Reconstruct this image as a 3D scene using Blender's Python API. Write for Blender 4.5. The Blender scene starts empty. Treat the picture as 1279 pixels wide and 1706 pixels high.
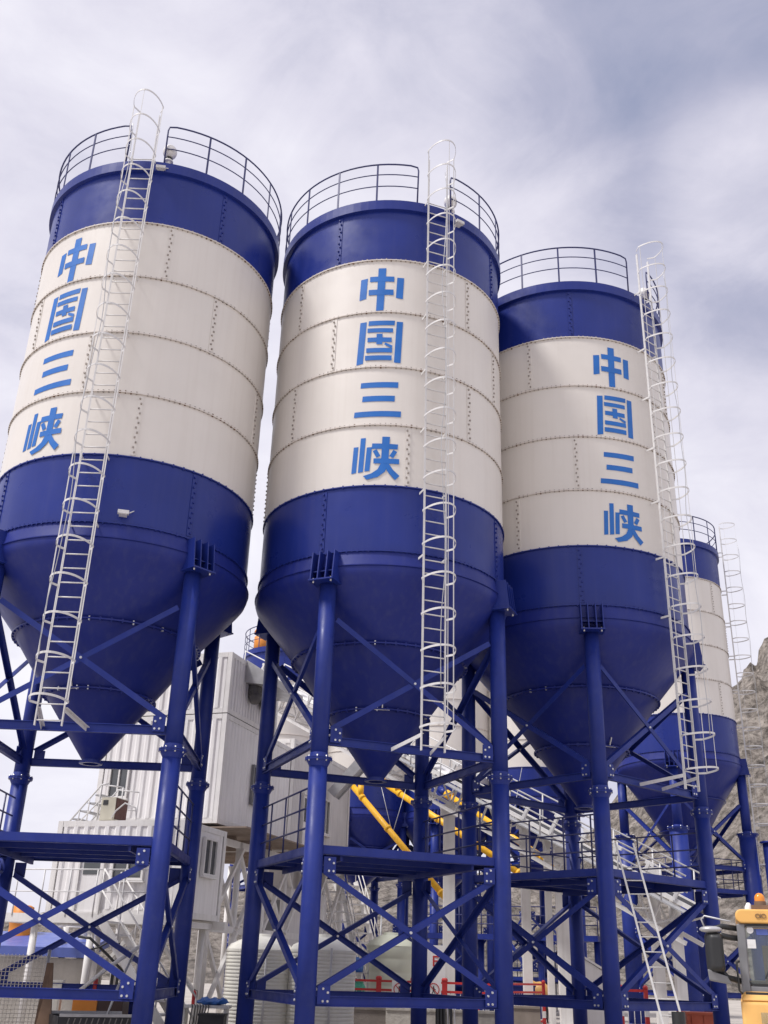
import bpy, math, random
from mathutils import Vector, Matrix, noise as mnoise
random.seed(7)
SC = bpy.context.scene
COL = SC.collection
D2R = math.radians
ZC = 1.7                                   # eye height above the ground

# ------------------------------------------------------------------ camera
FPX, PITCH, ROLL = 1679.6, 0.4249, 0.0318
F_ = Vector((0, math.cos(PITCH), math.sin(PITCH)))
R0 = Vector((1, 0, 0)); U0 = R0.cross(F_)
R_ = R0 * math.cos(ROLL) + U0 * math.sin(ROLL)
U_ = U0 * math.cos(ROLL) - R0 * math.sin(ROLL)
cam_d = bpy.data.cameras.new('camera')
cam = bpy.data.objects.new('camera', cam_d); COL.objects.link(cam)
M = Matrix.Identity(4)
for i in range(3):
    M[i][0], M[i][1], M[i][2] = R_[i], U_[i], -F_[i]
M[0][3], M[1][3], M[2][3] = 0, 0, ZC
cam.matrix_world = M
cam_d.sensor_fit = 'VERTICAL'; cam_d.sensor_height = 36; cam_d.lens = FPX / 1706 * 36
cam_d.clip_start = .1; cam_d.clip_end = 6000
SC.camera = cam

def at(px, py, dist):
    """world point seen at photograph pixel, at a given horizontal distance"""
    d = R_ * ((px - 639.5) / FPX) - U_ * ((py - 853) / FPX) + F_
    t = dist / math.hypot(d.x, d.y)
    return Vector((d.x * t, d.y * t, d.z * t + ZC))

# ------------------------------------------------------------------ world
SUN_EL, SUN_AZ = D2R(58), D2R(245)         # azimuth clockwise from +Y
wd = bpy.data.worlds.new('World'); SC.world = wd; wd.use_nodes = True
nt = wd.node_tree; N = nt.nodes; L = nt.links; N.clear()
def nd(t, **k):
    n = N.new(t)
    for a, b in k.items(): setattr(n, a, b)
    return n
wout = nd('ShaderNodeOutputWorld'); bg = nd('ShaderNodeBackground'); bg.inputs[1].default_value = .1
sky = nd('ShaderNodeTexSky', sky_type='NISHITA', sun_disc=False, sun_elevation=SUN_EL, sun_rotation=SUN_AZ)
tc = nd('ShaderNodeTexCoord')
mp = nd('ShaderNodeMapping'); mp.inputs['Scale'].default_value = (1, 1, 1.7); mp.inputs['Rotation'].default_value = (0, .35, .2)
L.new(tc.outputs['Generated'], mp.inputs['Vector'])
n1 = nd('ShaderNodeTexNoise'); n1.inputs['Scale'].default_value = 2.1; n1.inputs['Detail'].default_value = 12; n1.inputs['Roughness'].default_value = .56; n1.inputs['Distortion'].default_value = .15
n2 = nd('ShaderNodeTexNoise'); n2.inputs['Scale'].default_value = 5.5; n2.inputs['Detail'].default_value = 12; n2.inputs['Roughness'].default_value = .62; n2.inputs['Distortion'].default_value = .8
L.new(mp.outputs[0], n1.inputs['Vector']); L.new(mp.outputs[0], n2.inputs['Vector'])
def spot(px, py, lo, hi):                  # a wide patch of sky around one direction
    d = (at(px, py, 10) - Vector((0, 0, ZC))).normalized()
    dp = nd('ShaderNodeVectorMath', operation='DOT_PRODUCT'); dp.inputs[1].default_value = d
    L.new(tc.outputs['Generated'], dp.inputs[0])
    mr = nd('ShaderNodeMapRange', interpolation_type='SMOOTHSTEP'); mr.inputs[1].default_value = lo; mr.inputs[2].default_value = hi
    L.new(dp.outputs['Value'], mr.inputs[0]); return mr.outputs[0]
def mth(op, a, b):
    m = nd('ShaderNodeMath', operation=op)
    for i, x in enumerate((a, b)):
        if isinstance(x, (int, float)): m.inputs[i].default_value = x
        else: L.new(x, m.inputs[i])
    return m.outputs[0]
s1 = spot(1290, 150, math.cos(D2R(17)), math.cos(D2R(4)))
s2 = spot(760, -60, math.cos(D2R(13)), math.cos(D2R(2)))
s3 = spot(1255, 300, math.cos(D2R(6.5)), math.cos(D2R(1)))
g = mth('MULTIPLY_ADD', s1, -.42); N[-1].inputs[2].default_value = .72
g = mth('SUBTRACT', g, mth('MULTIPLY', s2, .16))
g = mth('ADD', g, mth('MULTIPLY', s3, .3))
g = mth('ADD', g, mth('MULTIPLY', mth('SUBTRACT', n1.outputs[0], .5), 1.25))
g = mth('ADD', g, mth('MULTIPLY', mth('SUBTRACT', n2.outputs[0], .5), .5))
cr = nd('ShaderNodeValToRGB'); L.new(g, cr.inputs[0])
el = cr.color_ramp.elements
el[0].position = .05; el[0].color = (.29, .325, .475, 1)
el[1].position = .95; el[1].color = (.94, .92, .985, 1)
e = el.new(.34); e.color = (.47, .475, .61, 1)
e = el.new(.62); e.color = (.73, .71, .815, 1)
sc = nd('ShaderNodeVectorMath', operation='SCALE'); sc.inputs[3].default_value = 10; L.new(cr.outputs[0], sc.inputs[0])
mx = nd('ShaderNodeMix', data_type='RGBA'); mx.inputs[0].default_value = .93
L.new(sky.outputs[0], mx.inputs[6]); L.new(sc.outputs[0], mx.inputs[7])
L.new(mx.outputs[2], bg.inputs[0]); L.new(bg.outputs[0], wout.inputs[0])

sun_d = bpy.data.lights.new('sun', 'SUN'); sun_d.energy = 3.2; sun_d.angle = D2R(10); sun_d.color = (1, .965, .93)
sun = bpy.data.objects.new('sun', sun_d); COL.objects.link(sun)
sv = Vector((math.sin(SUN_AZ) * math.cos(SUN_EL), math.cos(SUN_AZ) * math.cos(SUN_EL), math.sin(SUN_EL)))
sun.rotation_euler = (-sv).to_track_quat('-Z', 'Y').to_euler()
sun.location = sv * 60
vs = SC.view_settings; vs.view_transform = 'Standard'; vs.look = 'None'; vs.exposure = 0.14; vs.gamma = 1; vs.use_curve_mapping = False

# ------------------------------------------------------------------ materials
def mat(name, col, rough=.5, metal=0., var=.12, scale=3., streak=0., bump=0., bscale=1.2, spec=.5, dirt=None, dirt_amt=0., coat=0.):
    m = bpy.data.materials.new(name); m.use_nodes = True
    t = m.node_tree; n = t.nodes; l = t.links
    b = n['Principled BSDF']
    b.inputs['Roughness'].default_value = rough; b.inputs['Metallic'].default_value = metal
    b.inputs['Specular IOR Level'].default_value = spec
    b.inputs['Coat Weight'].default_value = coat; b.inputs['Coat Roughness'].default_value = .12
    c = n.new('ShaderNodeTexCoord')
    def noise(s, det, vec):
        k = n.new('ShaderNodeTexNoise'); k.inputs['Scale'].default_value = s; k.inputs['Detail'].default_value = det
        l.new(vec, k.inputs['Vector']); return k.outputs[0]
    def ramp(x, a, c0, d, c1):
        r = n.new('ShaderNodeMapRange'); r.inputs[1].default_value = a; r.inputs[2].default_value = d
        r.inputs[3].default_value = c0; r.inputs[4].default_value = c1; l.new(x, r.inputs[0]); return r.outputs[0]
    f = ramp(noise(scale, 6, c.outputs['Object']), .3, 1 - var, .7, 1 + var * .6)
    mul = n.new('ShaderNodeVectorMath'); mul.operation = 'SCALE'; mul.inputs[0].default_value = col
    l.new(f, mul.inputs[3]); cur = mul.outputs[0]
    if streak:
        mpn = n.new('ShaderNodeMapping'); mpn.inputs['Scale'].default_value = (5, 5, .22); l.new(c.outputs['Object'], mpn.inputs[0])
        s = ramp(noise(1.6, 5, mpn.outputs[0]), .48, 0, .78, streak)
        mi = n.new('ShaderNodeMix'); mi.data_type = 'RGBA'; l.new(s, mi.inputs[0]); l.new(cur, mi.inputs[6])
        mi.inputs[7].default_value = (*(dirt or tuple(x * .55 for x in col)), 1); cur = mi.outputs[2]
    if dirt_amt:
        s = ramp(noise(scale * 2.7, 9, c.outputs['Object']), .55, 0, .72, dirt_amt)
        mi = n.new('ShaderNodeMix'); mi.data_type = 'RGBA'; l.new(s, mi.inputs[0]); l.new(cur, mi.inputs[6])
        mi.inputs[7].default_value = (*(dirt or tuple(x * .4 for x in col)), 1); cur = mi.outputs[2]
    l.new(cur, b.inputs['Base Color'])
    rr = ramp(noise(scale * 1.7, 5, c.outputs['Object']), .3, rough * .8, .7, min(1, rough * 1.25)); l.new(rr, b.inputs['Roughness'])
    if bump:
        bp = n.new('ShaderNodeBump'); bp.inputs['Strength'].default_value = bump; bp.inputs['Distance'].default_value = .05
        l.new(noise(bscale, 3, c.outputs['Object']), bp.inputs['Height']); l.new(bp.outputs[0], b.inputs['Normal'])
    return m
BLUE = mat('blue_paint', (.013, .028, .205), .32, var=.10, scale=1.1, streak=.22, dirt=(.045, .055, .21), bump=.12, bscale=.9, spec=.36)
BLUEH = mat('blue_hopper_paint', (.014, .025, .195), .42, var=.1, scale=1.0, streak=.42, dirt=(.05, .058, .19), dirt_amt=.05, bump=.2, bscale=1.3, spec=.3)
BLUEL = mat('blue_leg_paint', (.014, .030, .215), .46, var=.14, scale=2.2, streak=.25, dirt=(.045, .06, .2), dirt_amt=.2, spec=.3)
RAILB = mat('dark_blue_rail_paint', (.03, .035, .13), .4, var=.1)
CREAM = mat('cream_shell_paint', (.71, .67, .625), .38, var=.04, scale=.8, streak=.14, dirt=(.5, .44, .38), dirt_amt=.05, bump=.10, bscale=.8)
FLANGE = mat('cream_flange_paint', (.66, .61, .57), .5, var=.12, scale=6, dirt=(.36, .25, .18), dirt_amt=.3)
BOLT = mat('weathered_bolt', (.34, .30, .27), .6, metal=.05, var=.3, scale=9)
RUST = mat('rusty_bolt', (.16, .085, .05), .8, var=.35, scale=9)
BOLTW = mat('zinc_bolt', (.62, .62, .64), .35, metal=.6, var=.2, scale=9)
LETTER = mat('letter_paint', (.008, .135, .49), .45, var=.10, scale=2.2, dirt=(.05, .2, .55), dirt_amt=.2)
WHITE = mat('white_ladder_paint', (.66, .65, .645), .45, var=.08, scale=5, dirt=(.45, .38, .32), dirt_amt=.2)
WALL = mat('white_wall_sheet', (.80, .78, .775), .5, var=.07, scale=1.1, streak=.3, dirt=(.4, .36, .33))
WALLG = mat('grey_wall_sheet', (.68, .655, .645), .5, var=.08, scale=1.1, streak=.3, dirt=(.34, .31, .29))
STEEL = mat('white_steel', (.76, .74, .72), .5, var=.1, scale=2, streak=.25, dirt=(.36, .32, .28))
GALV = mat('galvanised_steel', (.46, .46, .47), .4, metal=.35, var=.15, scale=4)
DARK = mat('dark_sheet', (.035, .035, .04), .6, var=.2)
BLACK = mat('black_plastic', (.025, .026, .028), .42, var=.15)
GLASS = mat('window_glass', (.07, .075, .08), .08, var=.2, scale=2, spec=.8)
YELLOW = mat('yellow_paint', (.80, .45, .13), .42, var=.08, scale=3, streak=.25, dirt=(.5, .3, .1))
LADG = mat('worn_ladder_paint', (.50, .49, .48), .5, var=.12, scale=5, dirt=(.3, .26, .22), dirt_amt=.35)
YELLOWC = mat('conveyor_yellow', (.86, .46, .015), .45, var=.1, scale=3, streak=.3, dirt=(.5, .27, .06))
ORANGE = mat('orange_paint', (.72, .25, .03), .45, var=.1)
RED = mat('red_paint', (.52, .03, .03), .45, var=.15, scale=5)
TANK = mat('cream_plastic', (.86, .84, .76), .42, var=.05, scale=2, streak=.15, dirt=(.5, .46, .38))
TANKG = mat('pale_green_plastic', (.62, .64, .52), .45, var=.05, scale=2)
CONC = mat('concrete', (.46, .43, .39), .85, var=.14, scale=1.6, streak=.3, dirt=(.2, .18, .16), bump=.3, bscale=14)
CONCD = mat('dark_concrete', (.2, .175, .16), .85, var=.18, scale=1.6, streak=.3, bump=.3, bscale=14)
GROUND = mat('ground_dust', (.42, .385, .345), .95, var=.2, scale=.35, dirt=(.2, .18, .16), dirt_amt=.5, bump=.5, bscale=6)
WOOD = mat('brown_board', (.2, .125, .08), .7, var=.25, scale=3, streak=.3)
TARP = mat('blue_tarp', (.03, .13, .42), .4, var=.15, bump=.4, bscale=6)
TEAL = mat('teal_cloth', (.09, .45, .3), .6, var=.25, scale=8, bump=.6, bscale=9)
SIGNW = mat('white_sign', (.78, .77, .76), .4, var=.03)
LILAC = mat('blue_roof_sheet', (.09, .13, .42), .4, var=.08, streak=.2)
NETC = mat('cream_wire', (.6, .56, .5), .6, var=.15)
NET = mat('net_wire', (.2, .19, .18), .6, var=.2)
AMBER = mat('amber_lens', (.75, .26, .02), .12, var=.1, spec=.7)
CAULK = mat('grey_trim', (.22, .22, .23), .4, var=.1)

CABG = mat('cab_glass', (.62, .68, .67), .03, var=.05, scale=1.5, spec=.8); b_ = CABG.node_tree.nodes['Principled BSDF']; b_.inputs['Transmission Weight'].default_value = .9; b_.inputs['IOR'].default_value = 1.25
# rock: blotchy brown and grey with scrub
ROCK = bpy.data.materials.new('rock'); ROCK.use_nodes = True
t = ROCK.node_tree; n = t.nodes; l = t.links; b = n['Principled BSDF']; b.inputs['Roughness'].default_value = .95
c = n.new('ShaderNodeTexCoord')
def rn(s, d, r=.6):
    k = n.new('ShaderNodeTexNoise'); k.inputs['Scale'].default_value = s; k.inputs['Detail'].default_value = d; k.inputs['Roughness'].default_value = r
    l.new(c.outputs['Object'], k.inputs['Vector']); return k
cr1 = n.new('ShaderNodeValToRGB'); l.new(rn(.55, 14, .78).outputs[0], cr1.inputs[0])
ee = cr1.color_ramp.elements; ee[0].position = .38; ee[0].color = (.065, .055, .047, 1); ee[1].position = .63; ee[1].color = (.52, .46, .405, 1)
e = ee.new(.5); e.color = (.27, .235, .205, 1)
mm = n.new('ShaderNodeMix'); mm.data_type = 'RGBA'; l.new(cr1.outputs[0], mm.inputs[6]); mm.inputs[7].default_value = (.085, .085, .05, 1)
mr = n.new('ShaderNodeMapRange'); mr.inputs[1].default_value = .56; mr.inputs[2].default_value = .64; mr.inputs[4].default_value = .75
l.new(rn(1.3, 8, .75).outputs[0], mr.inputs[0]); l.new(mr.outputs[0], mm.inputs[0]); l.new(mm.outputs[2], b.inputs['Base Color'])
bp = n.new('ShaderNodeBump'); bp.inputs['Strength'].default_value = .9; bp.inputs['Distance'].default_value = 1.6
l.new(rn(.7, 12, .78).outputs[0], bp.inputs['Height']); l.new(bp.outputs[0], b.inputs['Normal'])

# ------------------------------------------------------------------ mesh builder
V = Vector
class MB:
    def __init__(s): s.v = []; s.f = []; s.m = []; s.s = []
    def face(s, idx, m=0, sm=False): s.f.append(tuple(idx)); s.m.append(m); s.s.append(sm)
    def add(s, pts): b = len(s.v); s.v += [tuple(p) for p in pts]; return b
    def hexa(s, p, m=0):                    # 8 points: bottom 0-3 ccw, top 4-7
        b = s.add(p)
        for q in ((3, 2, 1, 0), (4, 5, 6, 7), (0, 1, 5, 4), (1, 2, 6, 5), (2, 3, 7, 6), (3, 0, 4, 7)): s.face([b + i for i in q], m)
    def box(s, c, size, m=0, ax=None):
        c = V(c); X, Y, Z = ax or (V((1, 0, 0)), V((0, 1, 0)), V((0, 0, 1)))
        X, Y, Z = V(X) * size[0] / 2, V(Y) * size[1] / 2, V(Z) * size[2] / 2
        s.hexa([c - X - Y - Z, c + X - Y - Z, c + X + Y - Z, c - X + Y - Z, c - X - Y + Z, c + X - Y + Z, c + X + Y + Z, c - X + Y + Z], m)
    def bar(s, p0, p1, w, h, up=(0, 0, 1), m=0, off=(0, 0)):
        p0, p1 = V(p0), V(p1); d = (p1 - p0); ln = d.length; d.normalize()
        x = d.cross(V(up))
        if x.length < 1e-4: x = d.cross(V((0, 1, 0)))
        x.normalize(); z = x.cross(d)
        s.box((p0 + p1) / 2 + x * off[0] + z * off[1], (ln, w, h), m, (d, x, z))
    def angle(s, p0, p1, w, th, nrm, m=0):  # L section: one leg in the face plane, the other pointing along -nrm
        p0, p1, nrm = V(p0), V(p1), V(nrm); d = (p1 - p0).normalized(); z = nrm.cross(d).normalized()
        ln = (p1 - p0).length; c = (p0 + p1) / 2
        s.box(c, (ln, th, w), m, (d, nrm, z)); s.box(c - nrm * (w / 2) + z * (w / 2 - th / 2), (ln, w - th, th), m, (d, nrm, z))
    def tube(s, p0, p1, r, n=10, m=0, r1=None, cap=True, sm=True):
        p0, p1 = V(p0), V(p1); d = (p1 - p0).normalized(); a = d.cross(V((0, 0, 1)))
        if a.length < 1e-3: a = V((1, 0, 0))
        a.normalize(); c = d.cross(a); r1 = r if r1 is None else r1
        A = [(a * math.cos(2 * math.pi * i / n) + c * math.sin(2 * math.pi * i / n)) for i in range(n)]
        b = s.add([p0 + k * r for k in A] + [p1 + k * r1 for k in A])
        for i in range(n): j = (i + 1) % n; s.face((b + i, b + j, b + n + j, b + n + i), m, sm)
        if cap: s.face([b + i for i in range(n)][::-1], m); s.face([b + n + i for i in range(n)], m)
    def path(s, pts, r, n=6, m=0, closed=False):
        pts = [V(p) for p in pts]; k = len(pts); ring = []; a = None
        for i in range(k):
            p, q = pts[(i - 1) % k if closed else max(i - 1, 0)], pts[(i + 1) % k if closed else min(i + 1, k - 1)]
            d = (q - p).normalized()
            if a is None:
                a = d.cross(V((0, 0, 1)))
                if a.length < 1e-3: a = V((1, 0, 0))
            a = (a - d * a.dot(d)).normalized(); c = d.cross(a)
            ring.append(s.add([pts[i] + (a * math.cos(2 * math.pi * j / n) + c * math.sin(2 * math.pi * j / n)) * r for j in range(n)]))
        for i in range(k if closed else k - 1):
            A, B = ring[i], ring[(i + 1) % k]
            for j in range(n): jj = (j + 1) % n; s.face((A + j, A + jj, B + jj, B + j), m, True)
        if not closed: s.face([ring[0] + j for j in range(n)][::-1], m); s.face([ring[-1] + j for j in range(n)], m)
    def lathe(s, prof, n=96, m=0, c=(0, 0), sm=True, a0=0, a1=360):
        full = a1 - a0 >= 360; cnt = n if full else n + 1; rows = []
        for r, z in prof:
            rows.append(s.add([(c[0] + r * math.cos(D2R(a0) + D2R(a1 - a0) * i / n), c[1] + r * math.sin(D2R(a0) + D2R(a1 - a0) * i / n), z) for i in range(cnt)]))
        for A, B in zip(rows, rows[1:]):
            for i in range(n): j = (i + 1) % cnt; s.face((A + i, A + j, B + j, B + i), m, sm)
    def disc(s, r, z, n=48, m=0, c=(0, 0), up=True):
        b = s.add([(c[0] + r * math.cos(2 * math.pi * i / n), c[1] + r * math.sin(2 * math.pi * i / n), z) for i in range(n)])
        s.face([b + i for i in range(n)][::1 if up else -1], m)
    def ball(s, c, r, m=0, n=16, sq=(1, 1, 1)):
        c = V(c); rows = []
        for i in range(n // 2 + 1):
            th = math.pi * i / (n // 2)
            rows.append(s.add([c + V((r * sq[0] * math.sin(th) * math.cos(2 * math.pi * j / n), r * sq[1] * math.sin(th) * math.sin(2 * math.pi * j / n), -r * sq[2] * math.cos(th))) for j in range(n)]))
        for A, B in zip(rows, rows[1:]):
            for j in range(n): k = (j + 1) % n; s.face((A + j, A + k, B + k, B + j), m, True)
    def corr(s, o, u, nrm, w, z0, z1, per=.28, dep=.04, m=0):   # corrugated sheet
        o, u, nrm = V(o), V(u), V(nrm); x = 0; pts = []
        while x < w - 1e-6:
            for fx, fd in ((0, 0), (.32, 0), (.5, 1), (.82, 1)):
                if x + fx * per < w: pts.append((x + fx * per, fd * dep))
            x += per
        pts.append((w, 0))
        A = s.add([o + u * a + nrm * d + V((0, 0, z0)) for a, d in pts]); B = s.add([o + u * a + nrm * d + V((0, 0, z1)) for a, d in pts])
        for i in range(len(pts) - 1): s.face((A + i, A + i + 1, B + i + 1, B + i), m)
    def build(s, name, mats, parent=None, origin=None):
        me = bpy.data.meshes.new(name); o = V(origin) if origin is not None else V((0, 0, 0))
        me.from_pydata([V(p) - o for p in s.v], [], s.f)
        for k in (mats if isinstance(mats, (list, tuple)) else [mats]): me.materials.append(k)
        me.polygons.foreach_set('material_index', s.m); me.polygons.foreach_set('use_smooth', s.s); me.update()
        ob = bpy.data.objects.new(name, me); COL.objects.link(ob)
        if parent: ob.parent = parent
        else: ob.location = o
        return ob
def tag(o, label=None, cat=None, group=None, kind=None):
    if label: o['label'] = label
    if cat: o['category'] = cat
    if group: o['group'] = group
    if kind: o['kind'] = kind
    return o
def thing(name, label, cat, loc=(0, 0, 0), rz=0, group=None):
    o = bpy.data.objects.new(name, None); COL.objects.link(o); o.location = loc; o.rotation_euler = (0, 0, rz); o.empty_display_size = .3
    return tag(o, label, cat, group)
def copy_tree(o, parent=None):
    c = o.copy(); COL.objects.link(c)
    if parent: c.parent = parent
    for ch in list(o.children): copy_tree(ch, c)
    return c
def pol(r, a, z): return V((r * math.cos(D2R(a)), r * math.sin(D2R(a)), z))

# ------------------------------------------------------------------ ground and far slope
g_ = MB(); b0 = g_.add([(-2500, -2500, 0), (2500, -2500, 0), (2500, 2500, 0), (-2500, 2500, 0)]); g_.face((b0, b0 + 1, b0 + 2, b0 + 3))
tag(g_.build('ground', GROUND), kind='structure')
def lerp_tab(x, tab):
    for (x0, y0), (x1, y1) in zip(tab, tab[1:]):
        if x <= x1:
            t_ = max(0, min(1, (x - x0) / (x1 - x0))); return y0 + (y1 - y0) * t_
    return tab[-1][1]
HT = [(-120, 3), (-60, 6), (-20, 13), (-6, 16), (31, 16), (44, 27), (54, 39.5), (58, 41), (62, 44.5), (70, 52), (95, 78), (160, 90)]
m_ = MB(); nx, ny = 260, 84; x0, x1, y0, y1 = -120, 140, 96, 230
for j in range(ny + 1):
    for i in range(nx + 1):
        X = x0 + (x1 - x0) * i / nx; Y = y0 + (y1 - y0) * j / ny
        s_ = max(0, min(1, (Y - 100) / 62)); s_ = s_ ** .8
        h = lerp_tab(X, HT) * s_
        p = V((X * .06, Y * .06, h * .05))
        h += (mnoise.ridged_multi_fractal(p, 1.0, 2.1, 6, .9, 2.0) - 1.1) * (1.2 + h * .085) * min(1, s_ * 2)
        h += mnoise.noise(V((X * .33, Y * .33, 3))) * .9 * min(1, s_ * 3)
        m_.v.append((X, Y + mnoise.noise(V((X * .2, h * .2, 9))) * 2, h - .3))
for j in range(ny):
    for i in range(nx):
        a = j * (nx + 1) + i; m_.face((a, a + 1, a + nx + 2, a + nx + 1), 0, False)
tag(m_.build('mountain', ROCK), kind='structure')

# ------------------------------------------------------------------ painted characters (strokes in a unit box)
def q(bx, pts): return [((x - bx[0]) / (bx[1] - bx[0]), (bx[3] - y) / (bx[3] - bx[2])) for x, y in pts]
def rc(bx, xa, xb, ya, yb): return q(bx, [(xa, yb), (xb, yb), (xb, ya), (xa, ya)])
bz = (480, 678, 607, 795)
ZHONG = [q(bz, [(480, 746), (511, 740), (515, 650), (484, 654)]), q(bz, [(643, 738), (674, 741), (678, 648), (647, 648)]),
         q(bz, [(557, 795), (590, 793), (597, 607), (562, 607)]), rc(bz, 525, 634, 644, 667), rc(bz, 521, 632, 702, 726)]
bz = (460, 667, 846, 1039)
GUO = [q(bz, [(460, 1039), (490, 1034), (500, 848), (470, 850)]), q(bz, [(630, 1030), (660, 1031), (667, 847), (638, 847)]),
       q(bz, [(508, 866), (628, 864), (630, 843), (510, 845)]), rc(bz, 505, 622, 878, 897), rc(bz, 507, 617, 920, 940),
       rc(bz, 548, 575, 904, 951), q(bz, [(584, 952), (588, 943), (622, 956), (618, 968)]), rc(bz, 503, 620, 967, 987), rc(bz, 499, 619, 1000, 1021)]
bz = (448, 655, 1110, 1270)
SAN = [q(bz, [(472, 1138), (640, 1136), (641, 1110), (474, 1114)]), q(bz, [(482, 1201), (626, 1199), (627, 1173), (484, 1176)]),
       q(bz, [(448, 1270), (655, 1268), (656, 1242), (450, 1246)])]
bz = (443, 650, 1352, 1547)
XIA = [q(bz, [(443, 1518), (464, 1515), (470, 1397), (449, 1398)]), q(bz, [(472, 1515), (494, 1512), (501, 1357), (479, 1358)]),
       q(bz, [(500, 1510), (522, 1508), (529, 1400), (507, 1401)]), q(bz, [(528, 1408), (640, 1408), (642, 1385), (530, 1383)]),
       q(bz, [(570, 1478), (601, 1478), (606, 1352), (573, 1352)]), q(bz, [(550, 1449), (533, 1418), (550, 1410), (567, 1440)]),
       q(bz, [(605, 1440), (622, 1449), (639, 1420), (622, 1411)]), rc(bz, 538, 648, 1452, 1475),
       q(bz, [(556, 1502), (588, 1512), (601, 1478), (570, 1474)]), q(bz, [(530, 1520), (558, 1536), (588, 1512), (556, 1502)]), q(bz, [(495, 1531), (512, 1548), (558, 1536), (530, 1520)]),
       q(bz, [(600, 1513), (623, 1503), (603, 1474), (584, 1480)]), q(bz, [(632, 1548), (651, 1528), (623, 1503), (600, 1513)])]
CHARS = [(ZHONG, 13.97, 15.19), (GUO, 12.50, 13.68), (SAN, 11.13, 12.04), (XIA, 9.58, 10.63)]
def character(strokes, z0, z1, a0, a1, R):
    mb = MB(); NU = 7
    for k, (A, B, C, D) in enumerate(strokes):
        rr = R + .006 + .0011 * k; rows = []
        for j in (0, .5, 1):
            row = []
            for i in range(NU + 1):
                s_ = i / NU
                lo = (A[0] + (B[0] - A[0]) * s_, A[1] + (B[1] - A[1]) * s_); hi = (D[0] + (C[0] - D[0]) * s_, D[1] + (C[1] - D[1]) * s_)
                u, v = lo[0] + (hi[0] - lo[0]) * j, lo[1] + (hi[1] - lo[1]) * j
                row.append(pol(rr, a0 + (a1 - a0) * u, ZC + z0 + (z1 - z0) * v))
            rows.append(mb.add(row))
        for P, Q in zip(rows, rows[1:]):
            for i in range(NU): mb.face((P + i, P + i + 1, Q + i + 1, Q + i), 0, True)
    return mb

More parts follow.
